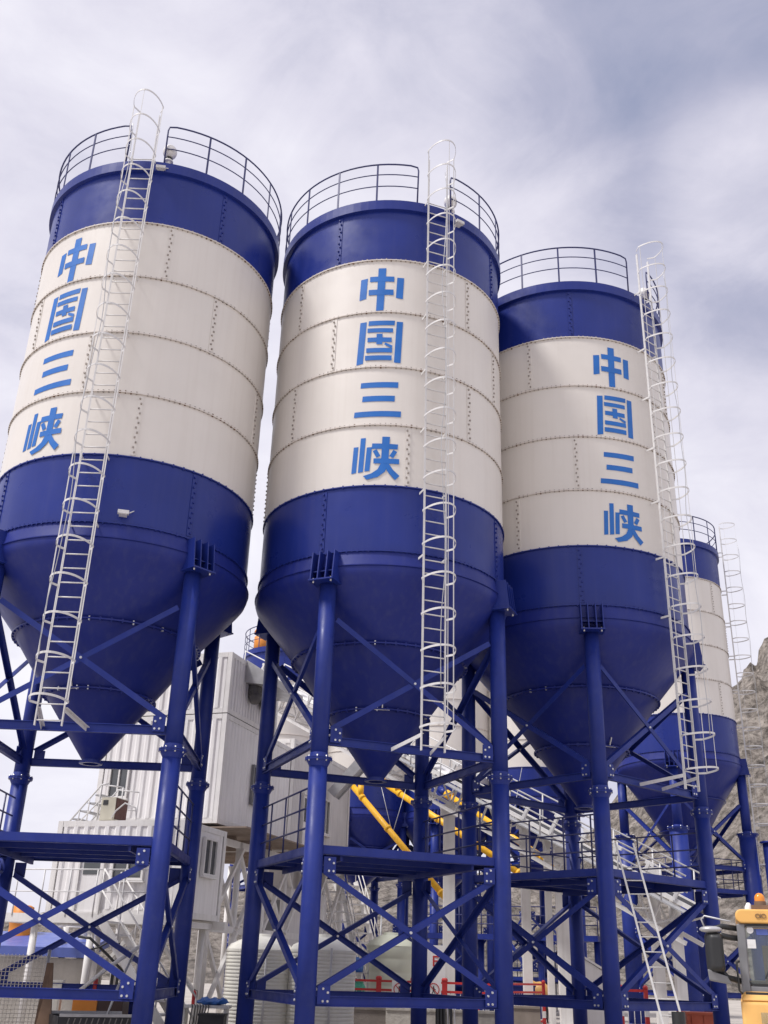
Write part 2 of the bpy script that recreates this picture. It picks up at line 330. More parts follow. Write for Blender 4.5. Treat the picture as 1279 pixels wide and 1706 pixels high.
# ------------------------------------------------------------------ silo
def make_silo(label, loc, rot, group, R=2.856, z5=15.43, h=1.5, Rl=2.8, rl=.18, letters=None, ladder=None, seams=None,
              zplat=2.05, bolts=True, rails=(45, 225), valve=None, far=False, blowband=0.0, legfat=1.0, zb=None, ztip=3.70, plat=True, zc=3.65, box=None, gap=None, name='cement_silo'):
    T = thing(name, label, 'silo', (loc[0], loc[1], 0), D2R(rot), group)
    W = lambda z: z + ZC
    zs = [z5 - h * i for i in range(6)]             # 0: blue/cream seam ... 4: cream/blue seam, 5: hopper seam
    ztop = z5 + 1.5 * h / 1.5; zev = z5 + 1.77
    NB = 156 if bolts else 0; seg = 96 if not far else 64
    seams = seams or [[20, 110, 200, 290], [-30, 60, 150, 240], [5, 95, 185, 275], [-58, 32, 122, 212], [-34, 56, 146, 236], [20, 110, 200, 290]]
    def course(nm, zt, zl, m, sm, bm):
        mb = MB(); mb.lathe([(R, W(zl) + .003), (R, W(zt) - .003)], seg, 0)
        for a in sm:
            mb.lathe([(R + .001, W(zl) + .05), (R + .011, W(zl) + .05), (R + .011, W(zt) - .05), (R + .001, W(zt) - .05)], 1, 0, a0=a - 1.1, a1=a + 1.1, sm=False)
            for side in (-1.1, 1.1):
                b_ = pol(R + .006, a + side, 0); x = pol(1, a + side, 0); y = pol(1, a + side + 90, 0)
                mb.box(b_ + V((0, 0, (W(zl) + W(zt)) / 2)), (.014, .006, zt - zl - .1), 0, (x, y, V((0, 0, 1))))
            if bolts:
                k = int((zt - zl) / .115)
                for i in range(1, k):
                    z = W(zl) + (zt - zl) * i / k
                    x = pol(1, a, 0); y = pol(1, a + 90, 0)
                    mb.box(pol(R + .022, a + (.35 if i % 2 else -.35), z), (.03, .034, .034), 1, (x, y, V((0, 0, 1))))
        return mb.build(nm, [m, bm], T)
    course('top_band', W(zev) - ZC - .26, zs[0], BLUE, seams[0], BLUEH)
    for i in range(4): course('shell_course', zs[i], zs[i + 1], CREAM, seams[i + 1], BOLT)
    course('lower_band', zs[4], zs[5], BLUE, seams[5], BLUEH)
    for i in range(6):
        mb = MB(); z = W(zs[i]); e_ = .034
        mb.lathe([(R - .005, z + .012), (R + e_, z + .012), (R + e_, z - .012), (R - .005, z - .012)], seg, 0, sm=False)
        for k in range(NB):
            a = 360 * k / NB + i * .7; x = pol(1, a, 0); y = pol(1, a + 90, 0)
            if (i == 4 and k % 2) or random.random() < .05: continue
            mb.box(pol(R + .017, a, z + random.uniform(-.007, .007)), (.028, random.uniform(.022, .033), random.uniform(.05, .07)), 2 if random.random() < .16 else 1, (x, y, V((0, 0, 1))))
        mb.build('ring_flange', [FLANGE if i < 4 else BLUE, BOLT if i < 4 else BLUEH, RUST if i < 4 else BLUEL], T)
    # eave and roof
    mb = MB(); e1 = R + .085
    mb.lathe([(R - .01, W(zev) - .29), (e1, W(zev) - .27), (e1, W(zev)), (.4, W(zev) + .16)], seg, 0, sm=False); mb.disc(.4, W(zev) + .16, 24)
    mb.build('roof', BLUE, T)
    gw = gap or (8.6 if ladder is not None else 0)
    ga = ladder if ladder is not None else 0
    rs = MB(); rr = R + .06; z0 = W(zev)
    arc = [ga + gw + (360 - 2 * gw) * i / 90 for i in range(91)]
    for dz, rad in ((1.16, .021), (.83, .014), (.46, .014)):
        pts = [pol(rr, a, z0 + dz) for a in arc]
        if dz > 1 and gw: pts = [pol(rr, arc[0] + .35, z0), pol(rr, arc[0], z0 + 1.02), pol(rr, arc[0] + .5, z0 + 1.13)] + pts[1:-1] + [pol(rr, arc[-1] - .5, z0 + 1.13), pol(rr, arc[-1], z0 + 1.02), pol(rr, arc[-1] - .35, z0)]
        rs.path(pts, rad if not far else rad * 1.2, 6)
    k = 17
    for i in range(1, k):
        a = ga + gw + (360 - 2 * gw) * i / k
        rs.bar(pol(rr, a, z0 - .02), pol(rr, a, z0 + 1.16), .045, .02, up=pol(1, a, 0))
    rs.build('guard_rail', RAILB, T)
    # hopper
    hb = MB(); zb = zs[5] - .33 if zb is None else zb
    r1, zz1, r2, zz2, rt = R * .665, zs[5] - 1.72, R * .378, zs[5] - 2.92, .19
    hb.lathe([(R, W(zs[5]) - .012), (R + .012, W(zs[5]) - .09), (R + .06, W(zb) + .015)], seg, 0); hb.lathe([(R + .06, W(zb) + .015), (R + .078, W(zb) + .012), (R + .078, W(zb) - .008), (R + .05, W(zb) - .01)], seg, 0, sm=False); hb.lathe([(R + .05, W(zb) - .01), (R + .055, W(zb) - .10), (R + .015, W(zb) - .21), (R - .07, W(zb) - .33), (r1 + .02, W(zz1) + .015)], seg, 0)
    hb.lathe([(r1 + .02, W(zz1) - .015), (r2 + .012, W(zz2) + .012)], seg, 0); hb.lathe([(r2 + .012, W(zz2) - .012), (rt, W(ztip) + .06)], seg, 0)
    hop = hb.build('hopper', BLUEH, T)
    for r_, z_ in ((r1 + .02, zz1), (r2 + .012, zz2)):
        fl = MB(); fl.lathe([(r_ - .03, W(z_) + .016), (r_ + .085, W(z_) + .016), (r_ + .085, W(z_) - .016), (r_ - .03, W(z_) - .016)], seg, 0, sm=False)
        nb = int(r_ * 30)
        for k in range(nb if not far else 0):
            a = 360 * k / nb; x = pol(1, a, 0); y = pol(1, a + 90, 0)
            fl.box(pol(r_ + .05, a, W(z_)), (.05, .03, .085), 1 if random.random() < .12 else 0, (x, y, V((0, 0, 1))))
        fl.build('hopper_flange', [BLUEH, BOLTW], hop)
    ol = MB(); ol.lathe([(rt, W(ztip) + .06), (rt, W(ztip) + .015), (rt + .05, W(ztip) + .015), (rt + .05, W(ztip) - .02), (rt - .03, W(ztip) - .02), (rt - .03, W(ztip) + .05)], 32, 0, sm=False); ol.disc(rt - .04, W(ztip) + .03, 24, 1, up=False)
    ol.build('outlet', [BLUE, DARK], T)
    # handle on the cone
    if not far:
        hd = MB(); a = -62; c = pol(r2 + .07, a, W(zz2) - .01); u = pol(1, a + 90, 0)
        hd.bar(c - u * .16, c + u * .16, .03, .03); hd.bar(c, c + V((0, 0, .2)) + pol(.10, a, 0), .025, .025); hd.build('handle', WHITE, hop)
    # legs
    c45 = math.cos(D2R(45)); half = Rl * c45
    P = [pol(Rl, 90 * j, 0) for j in range(4)]
    zp = zs[5] - .68
    for j in range(4):
        a = 90 * j; x = pol(1, a, 0); y = pol(1, a + 90, 0); z_ = V((0, 0, 1))
        lg = MB(); lg.tube(P[j] + V((0, 0, 0)), P[j] + V((0, 0, W(zc))), rl * legfat, 24); lg.tube(P[j] + V((0, 0, W(zc))), P[j] + V((0, 0, W(zp))), rl * .96, 24)
        lg.box(P[j] + V((0, 0, .02)), (.62, .62, .04), 0)
        leg = lg.build('leg', BLUEL, T)
        cl = MB(); zz = W(zc)
        cl.lathe([(rl * legfat, zz - .14), (rl * legfat + .03, zz - .08), (rl * legfat + .06, zz - .03), (rl * legfat + .085, zz - .028), (rl * legfat + .085, zz - .004), (rl * .96, zz - .004)], 24, 0, (P[j].x, P[j].y), sm=False)
        cl.lathe([(rl * .96, zz + .004), (rl * legfat + .085, zz + .004), (rl * legfat + .085, zz + .028), (rl * .96 + .02, zz + .035), (rl * .96, zz + .12)], 24, 0, (P[j].x, P[j].y), sm=False)
        for k in range(8):
            t_ = 45 * k + 20; c = P[j] + pol(rl * legfat + .055, t_, zz); cl.tube(c - V((0, 0, .055)), c + V((0, 0, .06)), .018, 6, 1)
        cl.build('collar', [BLUEL, BOLTW], leg)
        st = MB(); zt = W(zs[5]) - .03; zl = W(zp)
        st.box(P[j] + x * .1 + V((0, 0, zl)), (.58, .56, .03), 0, (x, y, z_))
        for k in (-.25, -.09, .09, .25):
            d0 = P[j] + y * k
            st.hexa([d0 - x * .28 + y * -.012 + z_ * (zl + .015), d0 + x * .36 - y * .012 + z_ * (zl + .015), d0 + x * .36 + y * .012 + z_ * (zl + .015), d0 - x * .28 + y * .012 + z_ * (zl + .015),
                     d0 + x * .04 - y * .012 + z_ * zt, d0 + x * .29 - y * .012 + z_ * zt, d0 + x * .29 + y * .012 + z_ * zt, d0 + x * .04 + y * .012 + z_ * zt])
        st.box(P[j] + x * .03 + V((0, 0, (zl + zt) / 2)), (.014, .50, zt - zl - .06), 0, (x, y, z_))
        st.box(P[j] + x * .2 + V((0, 0, (zl + zt) / 2 - .12)), (.16, .5, .015), 0, (x, y, z_))
        for k in (-.2, .2): st.tube(P[j] + y * k + x * .3 + V((0, 0, zl - .05)), P[j] + y * k + x * .3 + V((0, 0, zl + .05)), .02, 6, 1)
        st.build('seat_bracket', [BLUE, BOLTW], leg)
    # bracing on the four faces
    for j in range(4):
        A, B = P[j], P[(j + 1) % 4]; nrm = pol(1, 90 * j + 45, 0); d = (B - A).normalized()
        o = nrm * .05; e_ = d * (rl + .03)
        zu1, zu0, zk1, zk0 = 6.5, 4.25, 1.62, -.38
        if zs[5] < 7.5: zu1 = zs[5] - 1.4
        for (za, zb_) in ((zu1, zu0), (zk1, zk0)):
            b1 = MB(); b1.angle(A + e_ + o + V((0, 0, W(za))), B - e_ + o + V((0, 0, W(zb_))), .112, .014, nrm); b1.build('brace', BLUEL, T)
            b2 = MB(); b2.angle(A + e_ + o - nrm * .02 + V((0, 0, W(zb_))), B - e_ + o - nrm * .02 + V((0, 0, W(za))), .112, .014, nrm)
            c = (A + B) / 2 + o + V((0, 0, W((za + zb_) / 2))); b2.tube(c - nrm * .05, c + nrm * .035, .026, 8, 1); b2.build('brace', [BLUEL, BOLTW], T)
        for z in (4.02, -.56):
            tb = MB(); p0, p1 = A + e_ * .8 + o * .4 + V((0, 0, W(z))), B - e_ * .8 + o * .4 + V((0, 0, W(z)))
            tb.bar(p0, p1, .012, .17, (0, 0, 1)); tb.bar(p0, p1, .10, .012, (0, 0, 1), 0, (0, .079)); tb.bar(p0, p1, .10, .012, (0, 0, 1), 0, (0, -.079))
            for s_ in (1, -1):
                for e2 in ((A, 1), (B, -1)):
                    pass
            tb.build('tie_beam', BLUEL, T)
        for z, s_ in ((4.14, 1), (-.46, 1), (1.72, -1)):
            for E_, sg in ((A, 1), (B, -1)):
                gp = MB(); c = E_ + d * sg * (rl + .13) + o * 1.35 + V((0, 0, W(z)))
                gp.box(c, (.24, .014, .30), 0, (d, nrm, V((0, 0, 1))))
                for bx_, bz_ in ((-.02, .1), (.07, .04), (-.02, -.1), (.07, -.1)):
                    gp.tube(c + d * sg * bx_ + V((0, 0, bz_)), c + d * sg * bx_ + V((0, 0, bz_)) + nrm * .03, .022, 6, 1)
                gp.build('gusset_plate', [BLUEL, BOLTW], T)
    # platform
    if plat:
        f1, f2 = pol(1, 45, 0), pol(1, 135, 0); zt = W(zplat)
        dk = MB(); dk.box((0, 0, zt - .012), (2 * half, 2 * half, .012), 0, (f1, f2, V((0, 0, 1))))
        for k in (-1.6, 0, 1.6): dk.box(f2 * (half * k / 3.6) + V((0, 0, zt - .085)), (2 * half - .2, .06, .12), 0, (f1, f2, V((0, 0, 1))))
        for k in (-.35, .35): dk.box(f1 * (half * 2 * k) + V((0, 0, zt - .125)), (.05, 2 * half - .2, .2), 0, (f1, f2, V((0, 0, 1))))
        for u, w in ((f1, f2), (f2, f1)):
            for s_ in (-1, 1):
                c = u * (half + .03) * s_; dk.box(c + V((0, 0, zt - .05)), (.014, 2 * half - 2 * rl, .15), 0, (u, w, V((0, 0, 1))))
                dk.box(c - u * s_ * .05 + V((0, 0, zt - .13)), (.09, 2 * half - 2 * rl, .012), 0, (u, w, V((0, 0, 1))))
        dk.build('platform', BLUEL, T)
        for fa in rails:
            u = pol(1, fa, 0); w = pol(1, fa + 90, 0); rb = MB(); ln = half - rl - .02
            for dz in (1.14, .76, .38): rb.path([u * (half - .02) + w * -ln + V((0, 0, zt + dz)), u * (half - .02) + w * ln + V((0, 0, zt + dz))], .019, 6)
            for k in (-.62, -.05, .5, .93): rb.path([u * (half - .02) + w * ln * k + V((0, 0, zt - .02)), u * (half - .02) + w * ln * k + V((0, 0, zt + 1.14))], .019, 6)
            rb.build('platform_rail', RAILB, T)
    # painted characters
    if letters is not None:
        for strokes, za, zb_ in CHARS:
            a = letters; character(strokes, za, zb_, a - 10.5, a + 10.5, R).build('painted_character', LETTER, T)
    # ladder with its cage
    if ladder is not None:
        a = ladder; u = pol(1, a, 0); w = pol(1, a + 90, 0); rr = R + .25; hw = .245
        zl, zt = 3.8, zev + 1.25
        lb = MB()
        for s_ in (-1, 1): lb.bar(u * rr + w * hw * s_ + V((0, 0, W(zl))), u * rr + w * hw * s_ + V((0, 0, W(zt))), .022, .055, up=u)
        z = zl + .1
        while z < zev + .15: lb.tube(u * rr + w * -hw + V((0, 0, W(z))), u * rr + w * hw + V((0, 0, W(z))), .014, 6); z += .293
        zz = [zev - .05] + [zs[i] - .12 for i in range(0, 6)]
        for z in zz:
            for s_ in (-1, 1): lb.bar(u * (R + .01) + w * (hw + .02) * s_ + V((0, 0, W(z))), u * (rr + .01) + w * (hw + .02) * s_ + V((0, 0, W(z))), .012, .05)
        # stays from the foot of the ladder to the tie beam behind it
        mid = pol(half, -45, 0)
        for s_ in (-1, 1):
            p0 = u * rr + w * hw * s_ + V((0, 0, W(zl + .30))); p1 = V((p0.x, p0.y, 0)); nrm = pol(1, -45, 0)
            dist = p1.dot(nrm) - half - .06; p1 = p0 - nrm * dist + w * .18 * s_ + V((0, 0, -.12))
            lb.bar(p0, p1, .012, .075); lb.bar(p0, p1, .06, .01, (0, 0, 1), 0, (.03, .035))
        lad = lb.build('ladder', WHITE, T)
        cg = MB(); hz = [4.2 + (zev + 1.36 - 4.2) * i / 19 for i in range(20)]
        for z in hz:
            pts = []
            for k in range(21):
                t_ = math.pi * k / 20; pts.append(u * (rr + .06 + .62 * math.sin(t_)) + w * (.355 * math.cos(t_) if .12 < t_ < 3.02 else hw * (1 if t_ < 1 else -1)) + V((0, 0, W(z) + .02 * math.sin(t_))))
            pts = [u * rr + w * hw + V((0, 0, W(z)))] + pts[1:-1] + [u * rr - w * hw + V((0, 0, W(z)))]
            b_ = len(cg.v)
            for p_ in range(len(pts) - 1): cg.bar(pts[p_], pts[p_ + 1] + (pts[p_ + 1] - pts[p_]) * .04, .009, .042)
        for t_ in (.22, math.pi / 2, math.pi - .22):
            o = u * (rr + .06 + .615 * math.sin(t_)) + w * .35 * math.cos(t_)
            cg.bar(o + V((0, 0, W(hz[0]))), o + V((0, 0, W(hz[-1]))), .022 if t_ != math.pi / 2 else .014, .006, up=u)
        cg.build('safety_cage', WHITE, lad)
        cb = MB(); pts = []
        for k in range(60):
            z = zev + .3 - (zev - 4.6) * k / 59; pts.append(u * (rr + .70 + .02 * math.sin(k * .7)) + w * (-.12 + .05 * math.sin(k * .31)) + V((0, 0, W(z))))
        cb.path(pts, .009, 5); cb.build('signal_cable', GALV, T)
    if valve is not None:
        a = valve; u = pol(1, a, 0); w = pol(1, a + 90, 0); c = u * (R - .12) + V((0, 0, W(zev)))
        vb = MB(); vb.tube(c - V((0, 0, .05)), c + V((0, 0, .30)), .065, 12); vb.tube(c + V((0, 0, .2)), c + V((0, 0, .24)), .11, 12)
        vb.ball(c + V((0, 0, .52)), .17, 0, 18, (1, 1, 1.12)); vb.tube(c + V((0, 0, .27)), c + V((0, 0, .33)), .085, 12, 1)
        vb.build('pressure_valve', [STEEL, DARK], T)
    if box:
        for a, z in box:
            u = pol(1, a, 0); w = pol(1, a + 90, 0); jb = MB()
            jb.box(u * (R + .14) + V((0, 0, W(z))), (.09, .22, .075), 0, (u, w, V((0, 0, 1)))); jb.bar(u * (R + .0) + V((0, 0, W(z - .043))), u * (R + .17) + V((0, 0, W(z - .043))), .16, .01)
            jb.tube(u * (R + .14) + w * .12 + V((0, 0, W(z))), u * (R + .02) + w * .2 + V((0, 0, W(z + .1))), .012, 6)
            jb.build('junction_box', WHITE, T)
    return T
GR = 'lettered cement silos in a row'
def loc_seams(rot, tops): return [[a - rot + 90 * k for k in range(4)] for a in tops]
make_silo('blue and cream lettered silo, leftmost and nearest of the three, cut by the left edge', (-5.9175, 21.2859), -43, GR, letters=-75, ladder=-47,
          seams=loc_seams(-43, [-49.6, -73, -48, -101, -75.7, -48]), valve=-36.5, box=[(-39, 16.99), (-33, 8.13)])
make_silo('blue and cream cement silo with large blue characters, in the middle between two like it', (.0041, 22.3489), -23.5, GR, letters=-71, ladder=-46.2,
          seams=loc_seams(-23.5, [-117, -139.6, -117, -139.0, -80.5, -117]), valve=-35, box=[(-33, 16.95)])
make_silo('blue and cream lettered silo, rightmost of the three, behind the yellow loader cab', (5.1098, 25.2943), -4, GR, letters=-70.5, ladder=-47.5,
          seams=loc_seams(-4, [-95.6, -118.6, -49, -96.6, -127.8, -97.5]), valve=-36, rails=(45, 225, 135))
make_silo('plain silo beyond the right lettered silo, in front of the rocky mountain', (12.898, 43.429), -22, 'plain silos behind', R=2.503, z5=15.9, Rl=2.45, rl=.2, ladder=2, zc=at(1240, 1377, 42.6).z - ZC,
          bolts=True, legfat=1.75, far=True, rails=(-45, 45, 225), ztip=4.2, zplat=at(1120, 1472, 41.5).z - ZC)
E0 = make_silo('plain silo of the rear row, farthest left, its blue roof showing above the white cabins', (-4.83, 51.78), -20, 'plain silos behind', R=2.25, z5=13.7, h=1.34, Rl=2.15, rl=.2, bolts=False, far=True, ztip=3.4, zplat=-.9)
E0.location.z = -.7
for px, lab in ((605, 'plain silo of the rear row behind the steep yellow screw conveyor'), (745, 'plain rear row silo seen between the middle and right lettered silos, second from right'), (885, 'plain rear row silo, farthest right, just left of the right lettered hopper')):
    p = at(px, 1300, 52); c = copy_tree(E0); c.location = (p.x, p.y, .0 if px < 800 else .7); c['label'] = lab
# orange dust filter on the far left rear silo's roof
p = at(437, 1062, 52); df = MB(); df.lathe([(0, 0), (.42, 0), (.42, 1.1), (.30, 1.2), (.30, 1.35), (.45, 1.38), (.4, 1.5), (0, 1.6)], 24)
o = df.build('dust_filter', ORANGE); o.location = (p.x, p.y, 16.4); tag(o, 'orange drum shaped dust filter on the blue roof behind the white cabins', 'dust filter')

# ------------------------------------------------------------------ stacked white cabins
vv = V((.30, .954, 0)).normalized(); uu = V((-vv.y, vv.x, 0)); ZUP = V((0, 0, 1))
def cabin(name, label, c, z0, z1, wl, dv, mats=None, front=None, right=None, per=.3, post=.14, rper=None, rdep=.03, group='white site cabins'):
    """box with its right front corner at c; runs wl along uu (left) and dv along vv (back)"""
    T = thing(name, label, 'cabin', (c[0], c[1], z0), 0, group)
    m = mats or [WALL, STEEL]; h = z1 - z0; b_ = MB()
    O = V((0, 0, 0))
    b_.corr(O + uu * post - vv * .0, uu, -vv, wl - 2 * post, post, h - post, per, .035)
    b_.corr(O + vv * post, vv, -uu, dv - 2 * post, post, h - post, rper or per, rdep)
    b_.corr(O + uu * wl + vv * post, vv, uu, dv - 2 * post, post, h - post, per, .035)
    b_.box(uu * wl / 2 + vv * dv / 2 + ZUP * (h / 2), (wl - .06, dv - .06, h - .04), 0, (uu, vv, ZUP))
    b_.build('wall', m[0], T)
    fr = MB()
    for a in (0, wl):
        for b2 in (0, dv): fr.box(uu * (a + (post / 2 - .03) * (1 if a == 0 else -1)) + vv * (b2 + (post / 2 - .03) * (1 if b2 == 0 else -1)) + ZUP * (h / 2), (post, post, h), 0, (uu, vv, ZUP))
    for z in (post / 2, h - post / 2):
        for b2 in (0, dv): fr.box(uu * wl / 2 + vv * (b2 + (post / 2 - .028) * (1 if b2 == 0 else -1)) + ZUP * z, (wl - 2 * post + .04, post - .004, post), 0, (uu, vv, ZUP))
        for a in (0, wl): fr.box(uu * (a + (post / 2 - .028) * (1 if a == 0 else -1)) + vv * dv / 2 + ZUP * z, (post - .004, dv - 2 * post + .04, post), 0, (uu, vv, ZUP))
    fr.build('corner_frame', m[1], T)
    for side, items in (('f', front or []), ('r', right or [])):
        for (s0, s1, za, zb_, kind) in items:
            if side == 'f': base, ax, nr = O, uu, -vv
            else: base, ax, nr = O, vv, -uu
            cc = base + ax * (s0 + s1) / 2 + ZUP * ((za + zb_) / 2 - z0); w_, h_ = s1 - s0, zb_ - za
            wb = MB(); t_ = .055
            for dz in (-1, 1): wb.box(cc + nr * .06 + ZUP * dz * (h_ / 2 - t_ / 2), (w_, .09, t_), 0, (ax, nr, ZUP))
            for da in (-1, 1): wb.box(cc + nr * .06 + ax * da * (w_ / 2 - t_ / 2), (t_, .088, h_ - 2 * t_), 0, (ax, nr, ZUP))
            if kind == 'window': wb.box(cc + nr * .065, (.04, .07, h_ - 2 * t_), 0, (ax, nr, ZUP)); wb.box(cc + nr * .1 - ZUP * (h_ / 2 + .03), (w_ + .1, .1, .04), 0, (ax, nr, ZUP))
            wf = wb.build('door' if kind == 'door' else 'window', STEEL if kind != 'opening' else CAULK, T)
            pb = MB(); pb.box(cc + nr * .045, (w_ - 2 * t_, .01, h_ - 2 * t_), 0, (ax, nr, ZUP))
            if kind == 'door':
                pb.box(cc + nr * .056 + ZUP * h_ * .22, (w_ * .62, .012, h_ * .4), 1, (ax, nr, ZUP)); pb.build('door_leaf', [WALL, GLASS], wf)
            else: pb.build('pane', GLASS if kind == 'window' else DARK, wf)
    return T
C0 = (-4.33, 28.8); C1 = (-4.657, 25.884)
low = cabin('site_cabin', 'low white office cabin on stilts behind the left silo legs, with windows', C1, .97 + ZC, 3.2 + ZC, 3.55, 2.35,
            front=[(2.05, 2.78, 1.0 + ZC, 2.75 + ZC, 'door'), (.95, 1.85, 1.78 + ZC, 2.6 + ZC, 'window')], right=[(1.03, 1.78, 2.0 + ZC, 2.92 + ZC, 'window')], rdep=.004)
cabin('site_cabin', 'tall white cabin standing on the tower deck, with a dark window in its right wall', C0, 3.5 + ZC, 6.53 + ZC, 3.85, 5.2, right=[(2.0, 2.5, 4.3 + ZC, 5.45 + ZC, 'opening')], rper=.22, rdep=.012,
      front=[(2.85, 3.5, 4.2 + ZC, 5.2 + ZC, 'window')])
cabin('site_cabin', 'topmost white cabin of the stack with the grey hood on its right side', C0, 6.56 + ZC, 8.35 + ZC, 3.85, 3.6, rper=.2)
cabin('site_cabin', 'grey ribbed machine house at the rear of the cabin stack beside the yellow conveyors', (C0[0] + vv.x * 5.25, C0[1] + vv.y * 5.25), 3.3 + ZC, 6.9 + ZC, 3.8, 5.9, [WALLG, STEEL],
      right=[(1.0, 1.55, 3.4 + ZC, 5.3 + ZC, 'door'), (2.9, 3.6, 4.2 + ZC, 5.4 + ZC, 'window')], rper=.14, rdep=.02)
# grey hood on the top cabin
p = V((C0[0], C0[1], 7.95 + ZC)); hd = MB()
hb_ = [p + vv * 1.0 - uu * .02, p + vv * 1.0 - uu * 1.0 - ZUP * .18, p + vv * 3.3 - uu * 1.0 - ZUP * .18, p + vv * 3.3 - uu * .02]
hd.hexa([hb_[0] - ZUP * .25, hb_[1] - ZUP * .2, hb_[2] - ZUP * .2, hb_[3] - ZUP * .25, hb_[0] + ZUP * .45, hb_[1] + ZUP * .02, hb_[2] + ZUP * .02, hb_[3] + ZUP * .45])
tag(hd.build('rain_hood', GALV, None, p), 'grey sheet metal hood jutting from the topmost white cabin', 'hood')
for k, lab in ((1.35, 'left one of two crumpled dark duct sleeves under the grey hood'), (2.2, 'right one of two crumpled dark duct sleeves under the grey hood')):
    sl = MB(); c = p + vv * k - uu * .2 - ZUP * .23
    sl.tube(c, c - ZUP * .28 + vv * .06, .17, 12, 0, .23); sl.tube(c - ZUP * .28 + vv * .06, c - ZUP * .55 - uu * .05, .23, 12, 0, .15)
    tag(sl.build('duct_sleeve', mat('duct_cloth', (.16, .155, .15), .8, var=.3, bump=.8, bscale=8), None, c), lab, 'duct', 'duct sleeves under the hood')
# air conditioner and stair rail on the low roof
zr = 3.2 + ZC; pa = V((C1[0], C1[1], zr)) + uu * 2.35 + vv * .5
T = thing('air_conditioner', 'cream and brown air conditioner unit on the low white cabin roof', 'air conditioner', pa)
a_ = MB(); a_.box(ZUP * .33, (.42, .6, .56), 0, (uu, vv, ZUP)); a_.box(ZUP * .03, (.5, .5, .06), 0, (uu, vv, ZUP)); a_.build('casing', mat('unit_casing', (.55, .52, .42), .5), T)
a_ = MB(); a_.box(-uu * .216 + ZUP * .33, (.01, .56, .52), 0, (uu, vv, ZUP)); a_.build('coil_side', mat('brown_coil', (.11, .04, .03), .6, var=.3, scale=20), T)
a_ = MB(); a_.box(-vv * .305 + uu * .08 + ZUP * .48, (.14, .012, .12), 0, (uu, vv, ZUP)); a_.build('vent_grille', DARK, T)
a_ = MB(); a_.path([-vv * .31 - uu * .15 + ZUP * .1, -vv * .4 - uu * .3 + ZUP * .25, -vv * .33 - uu * .5 + ZUP * .45, -vv * .2 - uu * .75 + ZUP * .35, -vv * .2 - uu * .8 + ZUP * .05], .02, 6); a_.build('refrigerant_pipe', WHITE, T)
T = thing('stair_rail', 'white tubular stair railing rising on the low white cabin roof', 'railing', V((C1[0], C1[1], zr)) + uu * 2.9 + vv * .9)
for off in (-.42, .42):
    r_ = MB(); o = vv * off
    r_.path([uu * .75 + o, -uu * .1 + o + ZUP * .98, -uu * .3 + o + ZUP * 1.0], .022, 6); r_.path([uu * .45 + o, -uu * .15 + o + ZUP * .62], .018, 6)
    for k, h in ((.45, .35), (.2, .64), (-.1, .98)): r_.path([uu * k + o, uu * k + o + ZUP * h], .018, 6)
    r_.path([-uu * .1 + o + ZUP * .98, -uu * .75 + o + ZUP * .9], .02, 6); r_.path([-uu * .1 + o + ZUP * .5, -uu * .75 + o + ZUP * .42], .018, 6); r_.path([-uu * .75 + o, -uu * .75 + o + ZUP * .9], .018, 6)
    r_.build('handrail', WHITE, T)
r_ = MB()
for i in range(4): r_.box(uu * (.55 - .2 * i) + ZUP * (.12 + .2 * i), (.22, .8, .03), 0, (uu, vv, ZUP))
r_.build('tread', GALV, T)
# stilts and deck of the low cabin
T = thing('cabin_stand', 'white steel stand of columns and deck beams under the low white cabin', 'steel frame', (C1[0], C1[1], 0))
b_ = MB()
b_.bar(uu * -.3 - vv * .9 + ZUP * (.86 + ZC), uu * 4.6 - vv * .9 + ZUP * (.86 + ZC), .1, .2); b_.bar(uu * -.3 + vv * 2.2 + ZUP * (.86 + ZC), uu * 4.6 + vv * 2.2 + ZUP * (.86 + ZC), .1, .2)
for k in range(8): b_.bar(uu * (.1 + .62 * k) - vv * .9 + ZUP * (.84 + ZC), uu * (.1 + .62 * k) + vv * 2.2 + ZUP * (.84 + ZC), .08, .14)
b_.build('deck_beam', STEEL, T)
for a, v_ in ((.3, -.75), (1.75, -.75), (3.3, -.75), (4.3, -.75), (.3, 2.1), (1.75, 2.1), (3.3, 2.1), (4.3, 2.1)):
    k = MB(); k.tube(uu * a + vv * v_, uu * a + vv * v_ + ZUP * (.76 + ZC), .085, 16); k.build('column', STEEL, T)
k = MB(); k.path([uu * .2 - vv * .95 + ZUP * (1.95 + ZC), uu * 4.6 - vv * .95 + ZUP * (1.95 + ZC)], .018, 6); k.path([uu * .2 - vv * .95 + ZUP * (1.45 + ZC), uu * 4.6 - vv * .95 + ZUP * (1.45 + ZC)], .016, 6)
for i in range(7): k.path([uu * (.2 + .73 * i) - vv * .95 + ZUP * (.9 + ZC), uu * (.2 + .73 * i) - vv * .95 + ZUP * (1.95 + ZC)], .018, 6)
k.build('handrail', WHITE, T)
def stair(name, label, p0, p1, width, side, n, m=STEEL, rail=True, group=None):
    p0, p1, side = V(p0), V(p1), V(side).normalized(); T = thing(name, label, 'stairs', (p0.x, p0.y, 0), 0, group); o = V((p0.x, p0.y, 0))
    for s_ in (-.5, .5):
        k = MB(); k.bar(p0 - o + side * width * s_, p1 - o + side * width * s_, .04, .2); k.build('stringer', m, T)
        if rail:
            k = MB(); q0, q1 = p0 - o + side * width * s_, p1 - o + side * width * s_
            for h in (1.0, .55): k.path([q0 + ZUP * h, q1 + ZUP * h], .02, 6)
            for i in range(5): k.path([q0 + (q1 - q0) * i / 4, q0 + (q1 - q0) * i / 4 + ZUP * 1.0], .018, 6)
            k.build('handrail', m, T)
    k = MB(); d = (p1 - p0); d.z = 0; d.normalize()
    for i in range(n): k.box(p0 - o + (p1 - p0) * (i + .5) / n, (.24, width - .05, .05), 0, (d, side, ZUP))
    k.build('tread', m, T); return T
